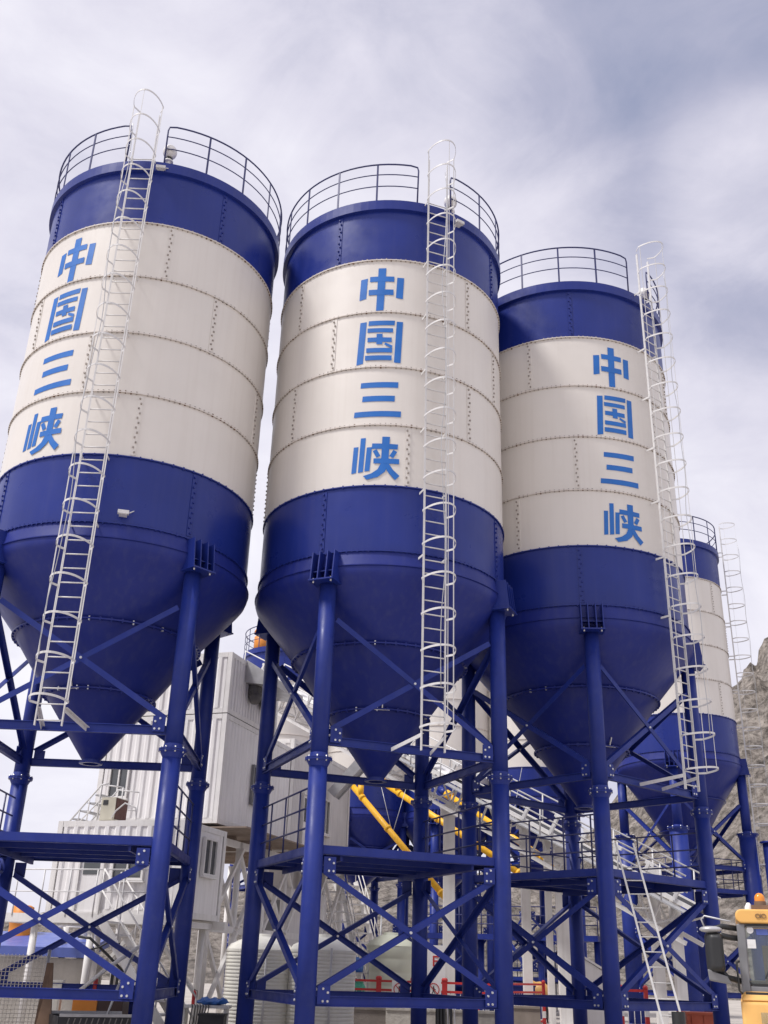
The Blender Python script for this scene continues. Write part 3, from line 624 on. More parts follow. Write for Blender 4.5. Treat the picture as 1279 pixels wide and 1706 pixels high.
c1 = V((C1[0], C1[1], 0))
stair('steel_stair', 'white steel stair descending from the low white cabin deck behind the left silo leg', c1 + uu * 1.05 - vv * 1.3 + ZUP * (.9 + ZC), c1 - uu * 1.2 - vv * 1.3, .75, vv, 10)
# white frame of columns and braces carrying the tall cabins
T = thing('tower_frame', 'white braced steel frame of round columns under the tall cabins', 'steel frame', (C0[0], C0[1], 0))
pts = {}
for i, a in enumerate((.12, 3.7)):
    for j, v_ in enumerate((.12, 1.9, 3.7, 5.5, 7.3, 9.1, 10.9)):
        k = MB(); p0 = uu * a + vv * v_; pts[i, j] = p0; k.tube(p0, p0 + ZUP * (3.2 + ZC), .14 if j % 2 == 0 else .09, 16); k.build('column', STEEL, T)
for j in range(6):
    for (za, zb_) in ((3.0, .9), (.8, -1.3)):
        for (x, y) in ((za, zb_), (zb_, za)):
            k = MB(); k.bar(pts[0, j] + ZUP * (x + ZC), pts[0, j + 1] + ZUP * (y + ZC), .1, .1, off=(.0 if x > y else .12, 0)); k.build('brace', STEEL, T)
    for z in (.85, 3.12):
        k = MB(); k.bar(pts[0, j] + ZUP * (z + ZC), pts[0, j + 1] + ZUP * (z + ZC), .12, .18); k.build('beam', STEEL, T)
for (x, y) in ((2.9, -.9), (-.9, 2.9)):
    k = MB(); k.bar(pts[0, 0] + ZUP * (x + ZC), pts[1, 0] + ZUP * (y + ZC), .1, .1, off=(0 if x > y else .12, 0)); k.build('brace', STEEL, T)
k = MB()
for i in range(9): k.bar(uu * .1 + vv * (.3 + 1.3 * i) + ZUP * (3.28 + ZC), uu * 3.7 + vv * (.3 + 1.3 * i) + ZUP * (3.28 + ZC), .1, .16)
k.box(uu * 1.0 + vv * 5.5 + ZUP * (3.38 + ZC), (3.9, 11.2, .04), 0, (uu, vv, ZUP)); k.build('deck', mat('rusty_deck', (.27, .21, .17), .8, var=.2, dirt=(.15, .1, .07), dirt_amt=.5), T)
# pale mixer hopper hanging under the machine house
p = at(478, 1500, 36.5); p.z = 0
T = thing('mixer_hopper', 'pale grey mixer housing below the machine house, behind the middle silo leg', 'hopper', p)
k = MB(); k.box(ZUP * 3.0, (1.6, 3.4, 1.9), 0, (uu, vv, ZUP)); k.box(ZUP * 4.3 , (.9, 1.6, .9), 0, (uu, vv, ZUP)); k.tube(-vv * 1.2 + ZUP * 2.05, -vv * 1.2 + ZUP * 1.5, .4, 20, 0, .3); k.build('housing', WALLG, T)
k = MB(); k.box(-vv * 1.72 - uu * .25 + ZUP * 3.1, (.5, .05, 1.0), 0, (uu, vv, ZUP)); k.build('inspection_hatch', CAULK, T)
for s_ in (-1, 1):
    k = MB(); k.tube(-uu * .6 + vv * 1.3 * s_, -uu * .6 + vv * 1.3 * s_ + ZUP * 2.05, .12, 14); k.build('leg', STEEL, T)
    k = MB(); k.tube(uu * .6 + vv * 1.3 * s_, uu * .6 + vv * 1.3 * s_ + ZUP * 2.05, .12, 14); k.build('leg', STEEL, T)
# grey chute leaning on the machine house
p0, p1 = at(555, 1325, 36.8), at(612, 1262, 36.5); k = MB(); d = (p1 - p0).normalized(); side = d.cross(ZUP).normalized()
for s_ in (-.3, .3): k.bar(p0 + side * s_, p1 + side * s_, .06, .35)
k.bar(p0, p1, .54, .04, off=(0, -.1))
for i in range(9): k.bar(p0 + (p1 - p0) * i / 8 - side * .3, p0 + (p1 - p0) * i / 8 + side * .3, .05, .05, off=(0, .14))
tag(k.build('feed_chute', GALV, None, p0), 'grey troughed feed chute slanting past the middle silo outlet', 'chute')

# ------------------------------------------------------------------ inclined belt conveyor
A, B = at(462, 1142, 44), at(1176, 1522, 33.5); d = (B - A).normalized(); side = d.cross(ZUP).normalized(); upv = side.cross(d)
A = A - d * 1.0; LN = (B - A).length
T = thing('belt_conveyor', 'long white inclined belt conveyor running down to the right behind the silos', 'conveyor', (A.x, A.y, 0)); O = V((A.x, A.y, 0)); A0 = A - O
k = MB(); hw = .62; ht = .95
for s_ in (-1, 1):
    for z in (0, -ht): k.bar(A0 + side * hw * s_ + upv * z, A0 + d * LN + side * hw * s_ + upv * z, .1, .12, up=upv)
    n_ = int(LN / 1.1)
    for i in range(n_):
        a = A0 + d * LN * i / n_ + side * hw * s_; b2 = A0 + d * LN * (i + 1) / n_ + side * hw * s_
        k.bar(a, a - upv * ht, .06, .06, up=d)
        if i % 2: k.bar(a, b2 - upv * ht, .05, .05, up=side, off=(0, 0))
        else: k.bar(a - upv * ht, b2, .05, .05, up=side)
for i in range(int(LN / 1.1)): k.bar(A0 + d * 1.1 * i - side * hw - upv * ht, A0 + d * 1.1 * i + side * hw - upv * ht, .06, .06, up=d)
k.build('truss', STEEL, T)
k = MB()
for i in range(int(LN / 1.2)):                                  # hood segments over the belt
    if i % 6 == 4 or i > LN / 1.2 * .56:
        if k.f: k.build('belt_cover', WHITE, T); k = MB()
        continue
    o = A0 + d * (1.2 * i + .05) + upv * .06
    for j in range(8):
        t0, t1 = math.pi * j / 8, math.pi * (j + 1) / 8
        a0, a1 = o + side * .48 * math.cos(t0) + upv * .2 * math.sin(t0), o + side * .48 * math.cos(t1) + upv * .2 * math.sin(t1)
        b_ = k.add([a0, a0 + d * 1.1, a1 + d * 1.1, a1]); k.face((b_, b_ + 1, b_ + 2, b_ + 3), 0, True)
if k.f: k.build('belt_cover', WHITE, T)
k = MB(); k.bar(A0 + upv * .02, A0 + d * LN + upv * .02, .8, .03, up=upv); k.build('belt', DARK, T)
for s_ in (-1, 1):
    k = MB(); o = side * (hw + .62) * s_
    k.bar(A0 + side * (hw + .34) * s_ - upv * .12, A0 + d * LN + side * (hw + .34) * s_ - upv * .12, .6, .04, up=upv)
    k.build('walkway', GALV, T)
    k = MB()
    for h in (.95, .5): k.path([A0 + o + ZUP * h, A0 + d * LN + o + ZUP * h], .028, 6)
    for i in range(int(LN / 1.5) + 1): k.path([A0 + d * 1.5 * i + o - upv * .1, A0 + d * 1.5 * i + o + ZUP * .95], .026, 6)
    k.build('handrail', WHITE, T)
for i in range(int(LN / 1.15)):                                 # idler brackets stand up along the frame
    k = MB(); c = A0 + d * (1.15 * i + .4) + side * (hw + .06)
    k.bar(c, c + upv * .62 + d * .05, .10, .10, up=d); k.bar(c + upv * .62 - d * .12 + d * .05, c + upv * .62 + d * .22, .07, .10, up=upv); k.build('idler_bracket', WHITE, T)
for px, py, dd, cw in ((748, 1345, 39.6, .42), (872, 1365, 37.9, .30), (909, 1385, 37.6, .2), (932, 1395, 37.2, .42), (1085, 1450, 35.2, .3), (1120, 1470, 34.8, .3)):
    p = at(px, py, dd); k = MB(); c = V((p.x, p.y, 0)) - O
    k.box(c + ZUP * (p.z - .3) / 2, (cw, .3, p.z - .3), 0); k.box(c + ZUP * (p.z - .12), (cw + .2, .5, .4), 0); k.box(c + ZUP * .04, (.8, .8, .08), 0); k.build('support_column', STEEL, T)

# ------------------------------------------------------------------ yellow screw conveyors
for i, (a, b2, lab) in enumerate(((at(586, 1308, 46), at(745, 1500, 43.5), 'steep yellow screw conveyor tube left of the middle silo outlet'),
                                  (at(640, 1305, 47), at(880, 1465, 43.5), 'second yellow screw conveyor tube running behind the middle silo back leg'),
                                  (at(752, 1328, 48), at(985, 1482, 44), 'right hand yellow screw conveyor tube behind the white conveyor columns'))):
    T = thing('screw_conveyor', lab, 'screw conveyor', (b2.x, b2.y, 0), 0, 'yellow screw conveyors'); O = V((b2.x, b2.y, 0))
    k = MB(); k.tube(a - O, b2 - O, .13, 18); k.build('tube', YELLOWC, T)
    for f in (.12, .4, .68, .94):
        c = a + (b2 - a) * f - O; dd = (b2 - a).normalized(); k = MB(); k.tube(c - dd * .06, c + dd * .06, .158, 18); k.build('flange', YELLOWC, T)
    dd = (a - b2).normalized(); k = MB(); k.tube(a - O, a - O + dd * .35, .2, 16); k.tube(a - O + dd * .35, a - O + dd * .8, .15, 16, 1); k.build('drive_motor', [YELLOWC, BLUE], T)
    k = MB(); c = a + (b2 - a) * .1 - O; k.tube(c, c + ZUP * .45, .13, 14); k.build('inlet_spout', YELLOWC, T)
    k = MB(); c = a + (b2 - a) * .45 - O; k.path([c, V((c.x - .8, c.y + 2, c.z + 3.3))], .014, 5); k.path([c, V((c.x + .9, c.y + 2, c.z + 3.3))], .014, 5); k.build('stay_wire', GALV, T)

# ------------------------------------------------------------------ plastic tanks
def tank(label, p, r, h, m, ribs, group=None, pipe=True):
    T = thing('water_tank', label, 'tank', (p[0], p[1], 0), 0, group); prof = [(0, .0), (r, .0)]
    k = MB(); n_ = ribs; bh = h * .86
    for i in range(n_):
        z = bh * i / n_; dz = bh / n_; prof += [(r, z + .12 * dz), (r + .005, z + .15 * dz), (r + .005, z + .88 * dz), (r, z + .95 * dz)]
    k.lathe(prof + [(r, bh)], 40, 0); k.build('body', m, T)
    k = MB(); k.lathe([(r + .01, bh), (r * .9, bh + h * .05), (r * .5, bh + h * .11), (.24, bh + h * .13), (.24, bh + h * .15), (0, bh + h * .155)], 40, 0); k.build('lid', m, T)
    if pipe: k = MB(); k.tube((r * .3, -r - .05, .1), (r * .3, -r - .05, bh + .05), .028, 8); k.build('pipe', WHITE, T)
p = at(432, 1600, 26.8); tank('cream ribbed plastic water tank, left one of the pair beside the middle silo', (p.x, p.y), .80, 2.35, TANK, 26, 'cream water tanks')
p = at(537, 1600, 26.6); tank('cream ribbed plastic water tank, right one of the pair behind the middle silo front leg', (p.x, p.y), .80, 2.38, TANK, 26, 'cream water tanks')
p = at(650, 1600, 36); tank('pale green plastic tank behind the red barriers', (p.x, p.y), .78, 2.75, TANKG, 6, pipe=False)

# ------------------------------------------------------------------ low walls, barriers and signs
def slab(name, label, cat, p0, p1, th, z0, z1, m):
    p0, p1 = V(p0), V(p1); k = MB(); k.bar(V((p0.x, p0.y, (z0 + z1) / 2)), V((p1.x, p1.y, (z0 + z1) / 2)), th, z1 - z0)
    k.bar(V((p0.x, p0.y, z1 + .03)), V((p1.x, p1.y, z1 + .03)), th + .06, .06); return tag(k.build(name, m, None, (p0.x, p0.y, z0)), label, cat)
slab('concrete_wall', 'dark concrete wall section at the bottom behind the middle silo, left of the pale one', 'wall', at(575, 1690, 29.6), at(642, 1690, 29.6), .3, 0, .70, CONCD)
slab('concrete_wall', 'pale low concrete wall at the bottom, behind the middle silo back leg', 'wall', at(644, 1690, 29.3), at(838, 1690, 29.0), .3, 0, .72, CONC)
slab('concrete_wall', 'brownish low concrete wall at the bottom between the middle and right silos', 'wall', at(842, 1690, 31.5), at(900, 1690, 31.5), .3, 0, .80, mat('brown_concrete', (.28, .235, .2), .85, var=.15, streak=.3))
def barrier(label, p0, p1):
    p0, p1 = V((p0.x, p0.y, 0)), V((p1.x, p1.y, 0)); T = thing('safety_barrier', label, 'barrier', p0, 0, 'red and white safety barriers'); e = p1 - p0; ln = e.length; e.normalize()
    for z in (1.36, 1.12, .25): k = MB(); k.bar(ZUP * z, e * ln + ZUP * z, .045, .062); k.build('rail', RED, T)
    k = MB(); n_ = max(3, int(ln / .14))
    for i in range(n_ + 1): k.tube(e * ln * i / n_ + ZUP * .25, e * ln * i / n_ + ZUP * 1.12, .011, 5)
    k.build('picket', SIGNW, T)
    for f in (0, 1):
        k = MB(); b_ = e * ln * f; k.box(b_ + ZUP * .7, (.1, .1, 1.4), 0)
        for z in (.45, .85): k.box(b_ + ZUP * z, (.106, .106, .2), 1)
        k.ball(b_ + ZUP * 1.43, .07, 0, 10); k.build('post', [RED, SIGNW], T)
bl = [(585, 'left end by the right cream tank'), (632, 'just left of the first prohibition sign'), (690, 'behind the middle silo back leg'), (742, 'right of the second prohibition sign'), (795, 'beside the right silo left leg')]
for i, (px, wh) in enumerate(bl):
    nx_ = bl[i + 1][0] - 3 if i < 4 else 842
    barrier('red and white safety barrier panel, ' + wh, at(px, 1650, 33), at(nx_, 1650, 33))
barrier('long red and white barrier panel in front of the white conveyor column', at(845, 1650, 36), at(905, 1640, 38))
def ring_mark(mb, c, ax, nr, r, m):
    pts = [c + ax * r * math.cos(2 * math.pi * i / 28) + ZUP * r * math.sin(2 * math.pi * i / 28) for i in range(28)]
    for i in range(28): mb.bar(pts[i], pts[(i + 1) % 28], .012, r * .14, up=(pts[i] - c).normalized(), m=m)
    mb.bar(c - ax * r * .68 + ZUP * r * .68, c + ax * r * .68 - ZUP * r * .68, .014, r * .13, up=nr.cross((ax - ZUP).normalized()), m=m)
for px, lab in ((665, 'white sign with a red no entry ring, left of the middle silo back leg'), (722, 'white sign with a red no entry ring, right of the middle silo back leg')):
    p = at(px, 1651, 32.7); ax = V((1, 0, 0)); nr = V((0, -1, 0))
    T = thing('prohibition_sign', lab, 'sign', p, 0, 'prohibition signs'); k = MB(); k.box((0, 0, 0), (.44, .03, .56)); k.build('panel', SIGNW, T)
    k = MB(); ring_mark(k, V((0, -.022, .04)), ax, nr, .16, 0); k.build('ring', RED, T)
    k = MB(); c = V((0, -.019, .03)); k.ball(c + ZUP * .075, .026, 0, 10, (1, .25, 1)); k.bar(c + ZUP * .045, c - ZUP * .025, .008, .05, up=ax)
    for s_ in (-1, 1): k.bar(c - ZUP * .02, c + ax * .045 * s_ - ZUP * .1, .008, .02, up=ax); k.bar(c + ZUP * .035, c + ax * .065 * s_ + ZUP * (.0 if s_ > 0 else .05), .008, .016, up=ax)
    k.build('walker_figure', DARK, T)
p = at(724, 1614, 34.6); T = thing('notice_board', 'white notice board with a large red letter E behind the barriers', 'sign', (p.x, p.y, 0))
k = MB(); k.box(ZUP * (p.z + .0), (.66, .04, 1.35)); k.build('panel', SIGNW, T); k = MB()
for s_ in (-.28, .28): k.box(V((s_, .03, (p.z - .6) / 2)), (.05, .05, p.z - .6))
k.build('leg', GALV, T)
k = MB(); c = V((.06, -.026, p.z + .22)); k.box(c + V((-.1, 0, 0)), (.045, .01, .30))
for z in (-.128, 0, .128): k.box(c + V((-.005, 0, z)), (.14, .012, .045))
k.build('letter_mark', RED, T)
# blue drum, teal sack, cage by the tanks
p = at(598, 1590, 34.5)
T = thing('drum_rack', 'grey steel rack holding drums and sacks between the two tanks', 'rack', (p.x, p.y, 0)); k = MB()
for x in (-.3, .3):
    for y in (-.25, .25): k.box((x, y, 1.1), (.04, .04, 2.2))
for z in (.9, 1.55): k.box((0, 0, z), (.64, .54, .03))
k.build('frame', GALV, T)
k = MB(); k.lathe([(0, 1.566), (.2, 1.566), (.22, 1.65), (.22, 1.85), (.17, 1.95), (.08, 1.97), (.08, 2.0), (0, 2.0)], 20); tag(k.build('plastic_drum', TARP), 'blue plastic drum on the top shelf of the grey rack', 'drum').location = (p.x - .07, p.y, 0)
k = MB(); k.ball((0, 0, 1.115), .24, 0, 14, (1, .9, .82)); k.ball((.06, -.03, 1.30), .11, 0, 12, (1, .8, .8)); tag(k.build('cloth_sack', TEAL), 'teal green tied sack on the lower shelf of the grey rack', 'sack').location = (p.x, p.y, 0)

# ------------------------------------------------------------------ steel stair tower and net behind the middle silo
stair('steel_stair', 'pale steel stair seen below the middle silo platform behind the tanks', at(548, 1462, 39), V((at(596, 1600, 37.5).x, at(596, 1600, 37.5).y, 0)), .9, V((1, .5, 0)), 14, WHITE)
stair('steel_stair', 'second pale steel stair, right of the other behind the tanks, leaning the same way', at(575, 1468, 42), V((at(640, 1620, 41).x, at(640, 1620, 41).y, 0)), .9, V((1, .5, 0)), 14, STEEL)
def mesh_fence(label, p0, p1, h, step, z0=0, m=None, th=.014):
    p0, p1 = V((p0.x, p0.y, z0)), V((p1.x, p1.y, z0)); e = p1 - p0; ln = e.length; e.normalize(); T = thing('mesh_fence', label, 'fence', p0, 0, None); k = MB()
    n_ = int(ln / step)
    for i in range(n_ + 1): k.bar(e * ln * i / n_, e * ln * i / n_ + ZUP * h, th, th, up=e)
    for i in range(int(h / step) + 1): k.bar(ZUP * step * i, e * ln + ZUP * step * i, th, th)
    k.build('wire_mesh', m or NET, T)
    for i in range(int(ln / 3) + 2):
        k = MB(); k.tube(e * min(ln, 3 * i), e * min(ln, 3 * i) + ZUP * (h + .1), .035, 8); k.build('post', GALV, T)
mesh_fence('tall grey wire mesh fence along the foot of the rocky slope', at(540, 1600, 58), at(1010, 1600, 56), 4.2, .42)
mesh_fence('wire mesh fence at the left, in front of the cabin stilts', at(-40, 1640, 23.2), at(74, 1640, 23.6), 1.75, .075, m=NETC, th=.011)
# walkway platform behind, blue with railing
p0, p1 = at(700, 1555, 48), at(1000, 1552, 46); e = (p1 - p0); e.z = 0; ln = e.length; e.normalize(); s_v = V((-e.y, e.x, 0)); O = V((p0.x, p0.y, 0))
T = thing('blue_walkway', 'low blue walkway with railing far behind the middle and right silos', 'walkway', O); k = MB(); k.box(e * ln / 2 + ZUP * (p0.z - .1), (ln, 1.3, .22), 0, (e, s_v, ZUP)); k.build('deck', BLUEL, T)
k = MB()
for h in (1.1, .75, .4): k.path([-s_v * .6 + ZUP * (p0.z + h), e * ln - s_v * .6 + ZUP * (p0.z + h)], .025, 6)
for i in range(9): k.path([e * ln * i / 8 - s_v * .6 + ZUP * p0.z, e * ln * i / 8 - s_v * .6 + ZUP * (p0.z + 1.1)], .025, 6)
k.build('railing', RAILB, T)
for f in (.02, .35, .68, .98):
    k = MB(); k.tube(e * ln * f, e * ln * f + ZUP * (p0.z - .2), .14, 12); k.build('leg', BLUEL, T)

# ------------------------------------------------------------------ left foreground clutter
# blue roofed shed with orange drum
p = at(70, 1585, 31); T = thing('tool_shed', 'low shed with a blue sheet roof behind the white stilts at left', 'shed', (p.x, p.y, 0))
k = MB(); k.box((0, 0, .85), (2.9, 2.0, 1.7)); k.build('wall', CONC, T)
k = MB(); k.hexa([(-1.7, -1.3, 1.72), (1.6, -1.3, 1.72), (1.6, 1.3, 2.1), (-1.7, 1.3, 2.1), (-1.7, -1.3, 1.95), (1.6, -1.3, 1.95), (1.6, 1.3, 2.35), (-1.7, 1.3, 2.35)]); k.build('roof', LILAC, T)
p = at(35, 1535, 32); k = MB(); k.lathe([(0, 0), (.30, 0), (.32, .05), (.30, .1), (.30, .38), (.32, .42), (.30, .46), (.30, .82), (.2, .87), (0, .88)], 24); o = k.build('orange_drum', ORANGE); o.location = (p.x, p.y, 2.15); tag(o, 'orange drum standing on the blue shed roof', 'drum')
# leaning plywood panel and pale sheet
k = MB(); a, b2 = at(58, 1712, 22.2), at(84, 1604, 22.8); k.hexa([a + V((-.05, 0, -.35)), a + V((.30, .1, -.35)), a + V((.30, .15, -.35)), a + V((-.05, .05, -.35)), b2 + V((-.07, 0, 0)), b2 + V((.02, .1, 0)), b2 + V((.02, .15, 0)), b2 + V((-.07, .05, 0))])
tag(k.build('wooden_post', WOOD, None, a), 'brown weathered timber post leaning beside the mesh fence', 'post')
p = at(92, 1660, 24.2); k = MB(); k.box((0, 0, .62), (.24, .16, 1.24)); k.box((0, 0, 1.26), (.27, .19, .04)); k.box((.0, -.085, .7), (.17, .012, .8)); o = k.build('switch_cabinet', TANK); o.location = (p.x, p.y, 0); tag(o, 'narrow pale cabinet between the timber post and white columns', 'cabinet')
# dark mesh skip
p0, p1 = at(98, 1700, 21.5), at(226, 1700, 21.8); T = thing('waste_skip', 'dark open waste skip with mesh sides at the bottom left', 'skip', (p0.x, p0.y, 0)); e = p1 - p0; e.z = 0; ln = e.length; e.normalize(); s_v = V((-e.y, e.x, 0))
k = MB()
for y in (0, 1.2): k.box(e * ln / 2 + s_v * y + ZUP * .36, (ln, .03, .72), 0, (e, s_v, ZUP))
for x in (0, ln): k.box(e * x + s_v * .6 + ZUP * .36, (.03, 1.17, .72), 0, (e, s_v, ZUP))
k.box(e * ln / 2 + s_v * .6 + ZUP * .05, (ln, 1.2, .03), 0, (e, s_v, ZUP)); k.build('body', DARK, T)
k = MB()
for y in (0, 1.2): k.bar(s_v * y + ZUP * .745, e * ln + s_v * y + ZUP * .745, .07, .05)
k.build('rim', GALV, T); k = MB()
for i in range(14): k.bar(e * ln * i / 13 - s_v * .03 + ZUP * .05, e * min(ln, ln * (i + 1.6) / 13) - s_v * .03 + ZUP * .7, .012, .02)
k.build('side_mesh', NET, T)
# orange and brown tool chest
p = at(172, 1665, 24.0); T = thing('tool_chest', 'orange and dark brown tool chest behind the left front silo beams', 'chest', (p.x, p.y, 0))
k = MB(); k.box((-.3, 0, .62), (.5, .6, .84)); k.build('drawer_side', ORANGE, T); k = MB(); k.box((.22, 0, .62), (.52, .6, .86)); k.box((-.04, 0, 1.07), (1.12, .68, .04)); k.build('body', mat('brown_metal', (.06, .03, .025), .5), T)
k = MB()
for x in (-.45, .4):
    for y in (-.24, .24): k.box((x, y, .1), (.06, .06, .2))
k.build('leg', DARK, T)
def extinguisher(label, px, py, dd, z):
    p = at(px, py, dd); T = thing('fire_extinguisher', label, 'extinguisher', (p.x, p.y, z), 0, 'red fire extinguishers'); k = MB()
    k.lathe([(0, 0), (.075, 0), (.08, .03), (.08, .36), (.05, .43), (.025, .45), (.025, .48), (0, .48)], 18); k.build('cylinder', RED, T)
    k = MB(); k.box((0, 0, .5), (.035, .09, .03)); k.path([(.02, 0, .48), (.1, .02, .46), (.11, .02, .3), (.09, .02, .12)], .012, 6); k.build('hose', BLACK, T); T.scale = (.6, .6, .6)
extinguisher('red fire extinguisher standing on the brown tool chest', 160, 1630, 24.0, 1.09)
# site bench with extinguisher, tarp and hoses between left silo and tanks
p = at(345, 1660, 25.2); T = thing('work_bench', 'steel bench draped with cords between the left silo leg and the cream tank', 'bench', (p.x, p.y, 0))
k = MB(); k.box((0, 0, .82), (1.05, .6, .06)); k.build('top', STEEL, T)
for x in (-.45, .45):
    k = MB(); k.box((x, 0, .4), (.06, .5, .79)); k.build('leg', STEEL, T)
extinguisher('red fire extinguisher on the steel bench beside the left silo back leg', 326, 1630, 25.2, .852)
k = MB(); k.ball((0, 0, .05), .24, 0, 36, (1.5, .8, .28)); k.v = [tuple(V(q_) + mnoise.noise_vector(V(q_) * 11) * .06) for q_ in k.v]; o = k.build('folded_tarp', TARP); o.location = (p.x + .12, p.y, .87); tag(o, 'crumpled blue tarpaulin on the steel bench', 'tarpaulin')
k = MB()
for i in range(7):
    x = -.28 + .06 * i; k.path([V((x, -.3, .86)), V((x + .03, -.36, .84)), V((x + .02 * math.sin(i), -.37, .5 + .05 * math.sin(3 * i))), V((x - .02, -.36, .25 + .1 * math.sin(2 * i)))], .012, 5)
o = k.build('power_cords', BLACK); o.location = (p.x, p.y, 0); tag(o, 'bundle of dark cords hanging over the bench front', 'cords')
k = MB(); k.box((.0, 0, .33), (.55, .5, .66)); k.box((0, 0, .68), (.58, .53, .04)); k.box((0, -.255, .4), (.4, .012, .3)); o = k.build('tool_box', DARK); o.location = (p.x + .22, p.y - .42, 0); tag(o, 'black tool box below the hanging cords', 'box')
# cables over the low beam of the middle silo
p = at(742, 1676, 22.55); T = thing('hose_bundle', 'black and white hoses hanging over the low beam near the middle silo right leg', 'hoses', (p.x, p.y, 0))
for i, m in enumerate((BLACK, BLACK, BLACK, WHITE, BLACK, WHITE)):
    x = -.16 + .055 * i; k = MB(); z = p.z
    k.path([V((x, .25, z - .7)), V((x, .16, z - .05)), V((x, .07, z + .09)), V((x + .005, -.06, z + .09)), V((x + .01 * i, -.11, z - .06)), V((x + .014 * i, -.1, z - .5)), V((x + .016 * i, -.08, .01))], .03 if m == BLACK else .016, 7); k.build('hose', m, T)
# leaning white ladder and black pipe
p0, p1 = at(1140, 1700, 20.6), at(1040, 1405, 22.6); p0.z = 0; e = (p1 - p0); T = thing('leaning_ladder', 'white ladder leaning up to the right silo platform', 'ladder', p0); s_v = V((.97, -.23, 0))
p0b = V((p0.x, p0.y, 0)); e = p1 - p0b; Ll = e.length; e.normalize()
for s_ in (-1, 1):
    k = MB(); k.bar(s_v * .18 * s_, e * Ll + s_v * .18 * s_, .025, .038, up=s_v); k.build('rail', LADG, T)
for i in range(1, int(Ll / .3)):
    k = MB(); k.tube(e * .3 * i - s_v * .18, e * .3 * i + s_v * .18, .013, 6); k.build('rung', LADG, T)
p = at(1129, 1680, 20.2); k = MB(); k.tube((0, 0, 0), (0, 0, 1.16), .115, 20, cap=False); k.tube((0, 0, 0), (0, 0, 1.16), .1, 20, cap=False); k.lathe([(.1, 1.16), (.115, 1.16)], 20); o = k.build('black_pipe', BLACK); o.location = (p.x, p.y, 0); tag(o, 'upright black plastic pipe by the foot of the white ladder', 'pipe')
# red and striped boxes low behind the right silo
p = at(1166, 1700, 29); k = MB(); k.box((0, 0, .45), (.85, .8, .9)); k.box((0, 0, .915), (.9, .85, .05))
for x in (-.3, 0, .3): k.box((x, -.41, .45), (.05, .02, .84))
o = k.build('metal_bin', mat('rust_red_paint', (.42, .08, .035), .6, var=.15)); o.location = (p.x, p.y, 0); tag(o, 'rust red metal bin low behind the right silo leg', 'bin')
barrier('short red and white barrier panel left of the white ladder foot', at(1036, 1690, 30), at(1078, 1690, 30))
# pale machine housing and blue bin beyond the right silo
p = at(985, 1620, 40); k = MB(); k.hexa([(-.7, -.6, 0), (.7, -.6, 0), (.7, .6, 0), (-.7, .6, 0), (-.7, -.6, 2.4), (.7, -.6, 1.6), (.7, .6, 1.6), (-.7, .6, 2.4)]); k.hexa([(-.74, -.64, 2.43), (.74, -.64, 1.61), (.74, .64, 1.61), (-.74, .64, 2.43), (-.74, -.64, 2.5), (.74, -.64, 1.7), (.74, .64, 1.7), (-.74, .64, 2.5)])
o = k.build('machine_housing', WALLG); o.location = (p.x, p.y, 0); tag(o, 'grey slope topped machine housing behind the right silo front leg', 'machine')
p = at(860, 1630, 41); k = MB(); k.box((0, 0, .62), (1.2, 1, 1.24)); k.box((0, 0, 1.26), (1.26, 1.06, .05)); o = k.build('blue_bin', BLUEL); o.location = (p.x, p.y, 0); tag(o, 'blue bin behind the red barrier between the silos', 'bin')
p = at(899, 1632, 43); T = thing('cement_mixer', 'small yellow mixer far behind the long red barrier', 'mixer', (p.x, p.y, 0)); k = MB(); k.ball((0, 0, 1.0), .42, 0, 16, (1, 1, 1)); k.tube((0, 0, 1.0), (-.45, 0, 1.3), .3, 14, 0, .22); k.build('drum', YELLOW, T)
k = MB()
for x in (-.3, .3): k.bar((x, -.3, 0), (x * .5, 0, 1.0), .05, .05); k.bar((x, .3, 0), (x * .5, 0, 1.0), .05, .05)
k.build('stand', BLACK, T)
# blue pipe column of a further structure at the right edge
p = at(1284, 1400, 45); k = MB(); zt_ = at(1276, 1406, 45).z; k.tube((0, 0, 0), (0, 0, zt_), .34, 20); k.tube((0, 0, zt_), (0, 0, zt_ + .08), .44, 20); k.box((0, 0, .03), (1, 1, .06)); o = k.build('pipe_column', BLUEL); o.location = (p.x, p.y, 0); tag(o, 'thick blue pipe column at the right edge before the rock face', 'column')

# ------------------------------------------------------------------ yellow machine at the lower right
p = at(1228, 1600, 14.6); xr = V((p.y, -p.x, 0)).normalized(); fw = V((-p.x, -p.y, 0)).normalized(); base = V((p.x, p.y, 0)) + xr * .92 - fw * .1
T = thing('yellow_loader', 'yellow loader with grey framed cab and amber beacon at the lower right corner', 'loader', base, math.atan2(xr.y, xr.x))
T_LOADER = T
def rrect(w, z0, z1, r, n=6):
    o = []
    for cx_, cz, a0 in ((w / 2 - r, z1 - r, 0), (-w / 2 + r, z1 - r, 90), (-w / 2 + r, z0 + r, 180), (w / 2 - r, z0 + r, 270)):
        for i in range(n + 1): a = D2R(a0 + 90 * i / n); o.append((cx_ + r * math.cos(a), cz + r * math.sin(a)))
    return o
def prism(k, pts, y0, y1, m=0, ins=0):
    n_ = len(pts); a = k.add([(x, y0, z) for x, z in pts]); b2 = k.add([(x, y1, z) for x, z in pts])
    k.face([a + i for i in range(n_)], m); k.face([b2 + i for i in range(n_)][::-1], m)
    for i in range(n_): j = (i + 1) % n_; k.face((a + j, a + i, b2 + i, b2 + j), m, False)
zR = ZC + .79
k = MB(); prism(k, rrect(1.78, zR - .16, zR, .075), -.72, .85); k.build('cab_roof', YELLOW, T)
k = MB()                                                    # cab pillars and sills
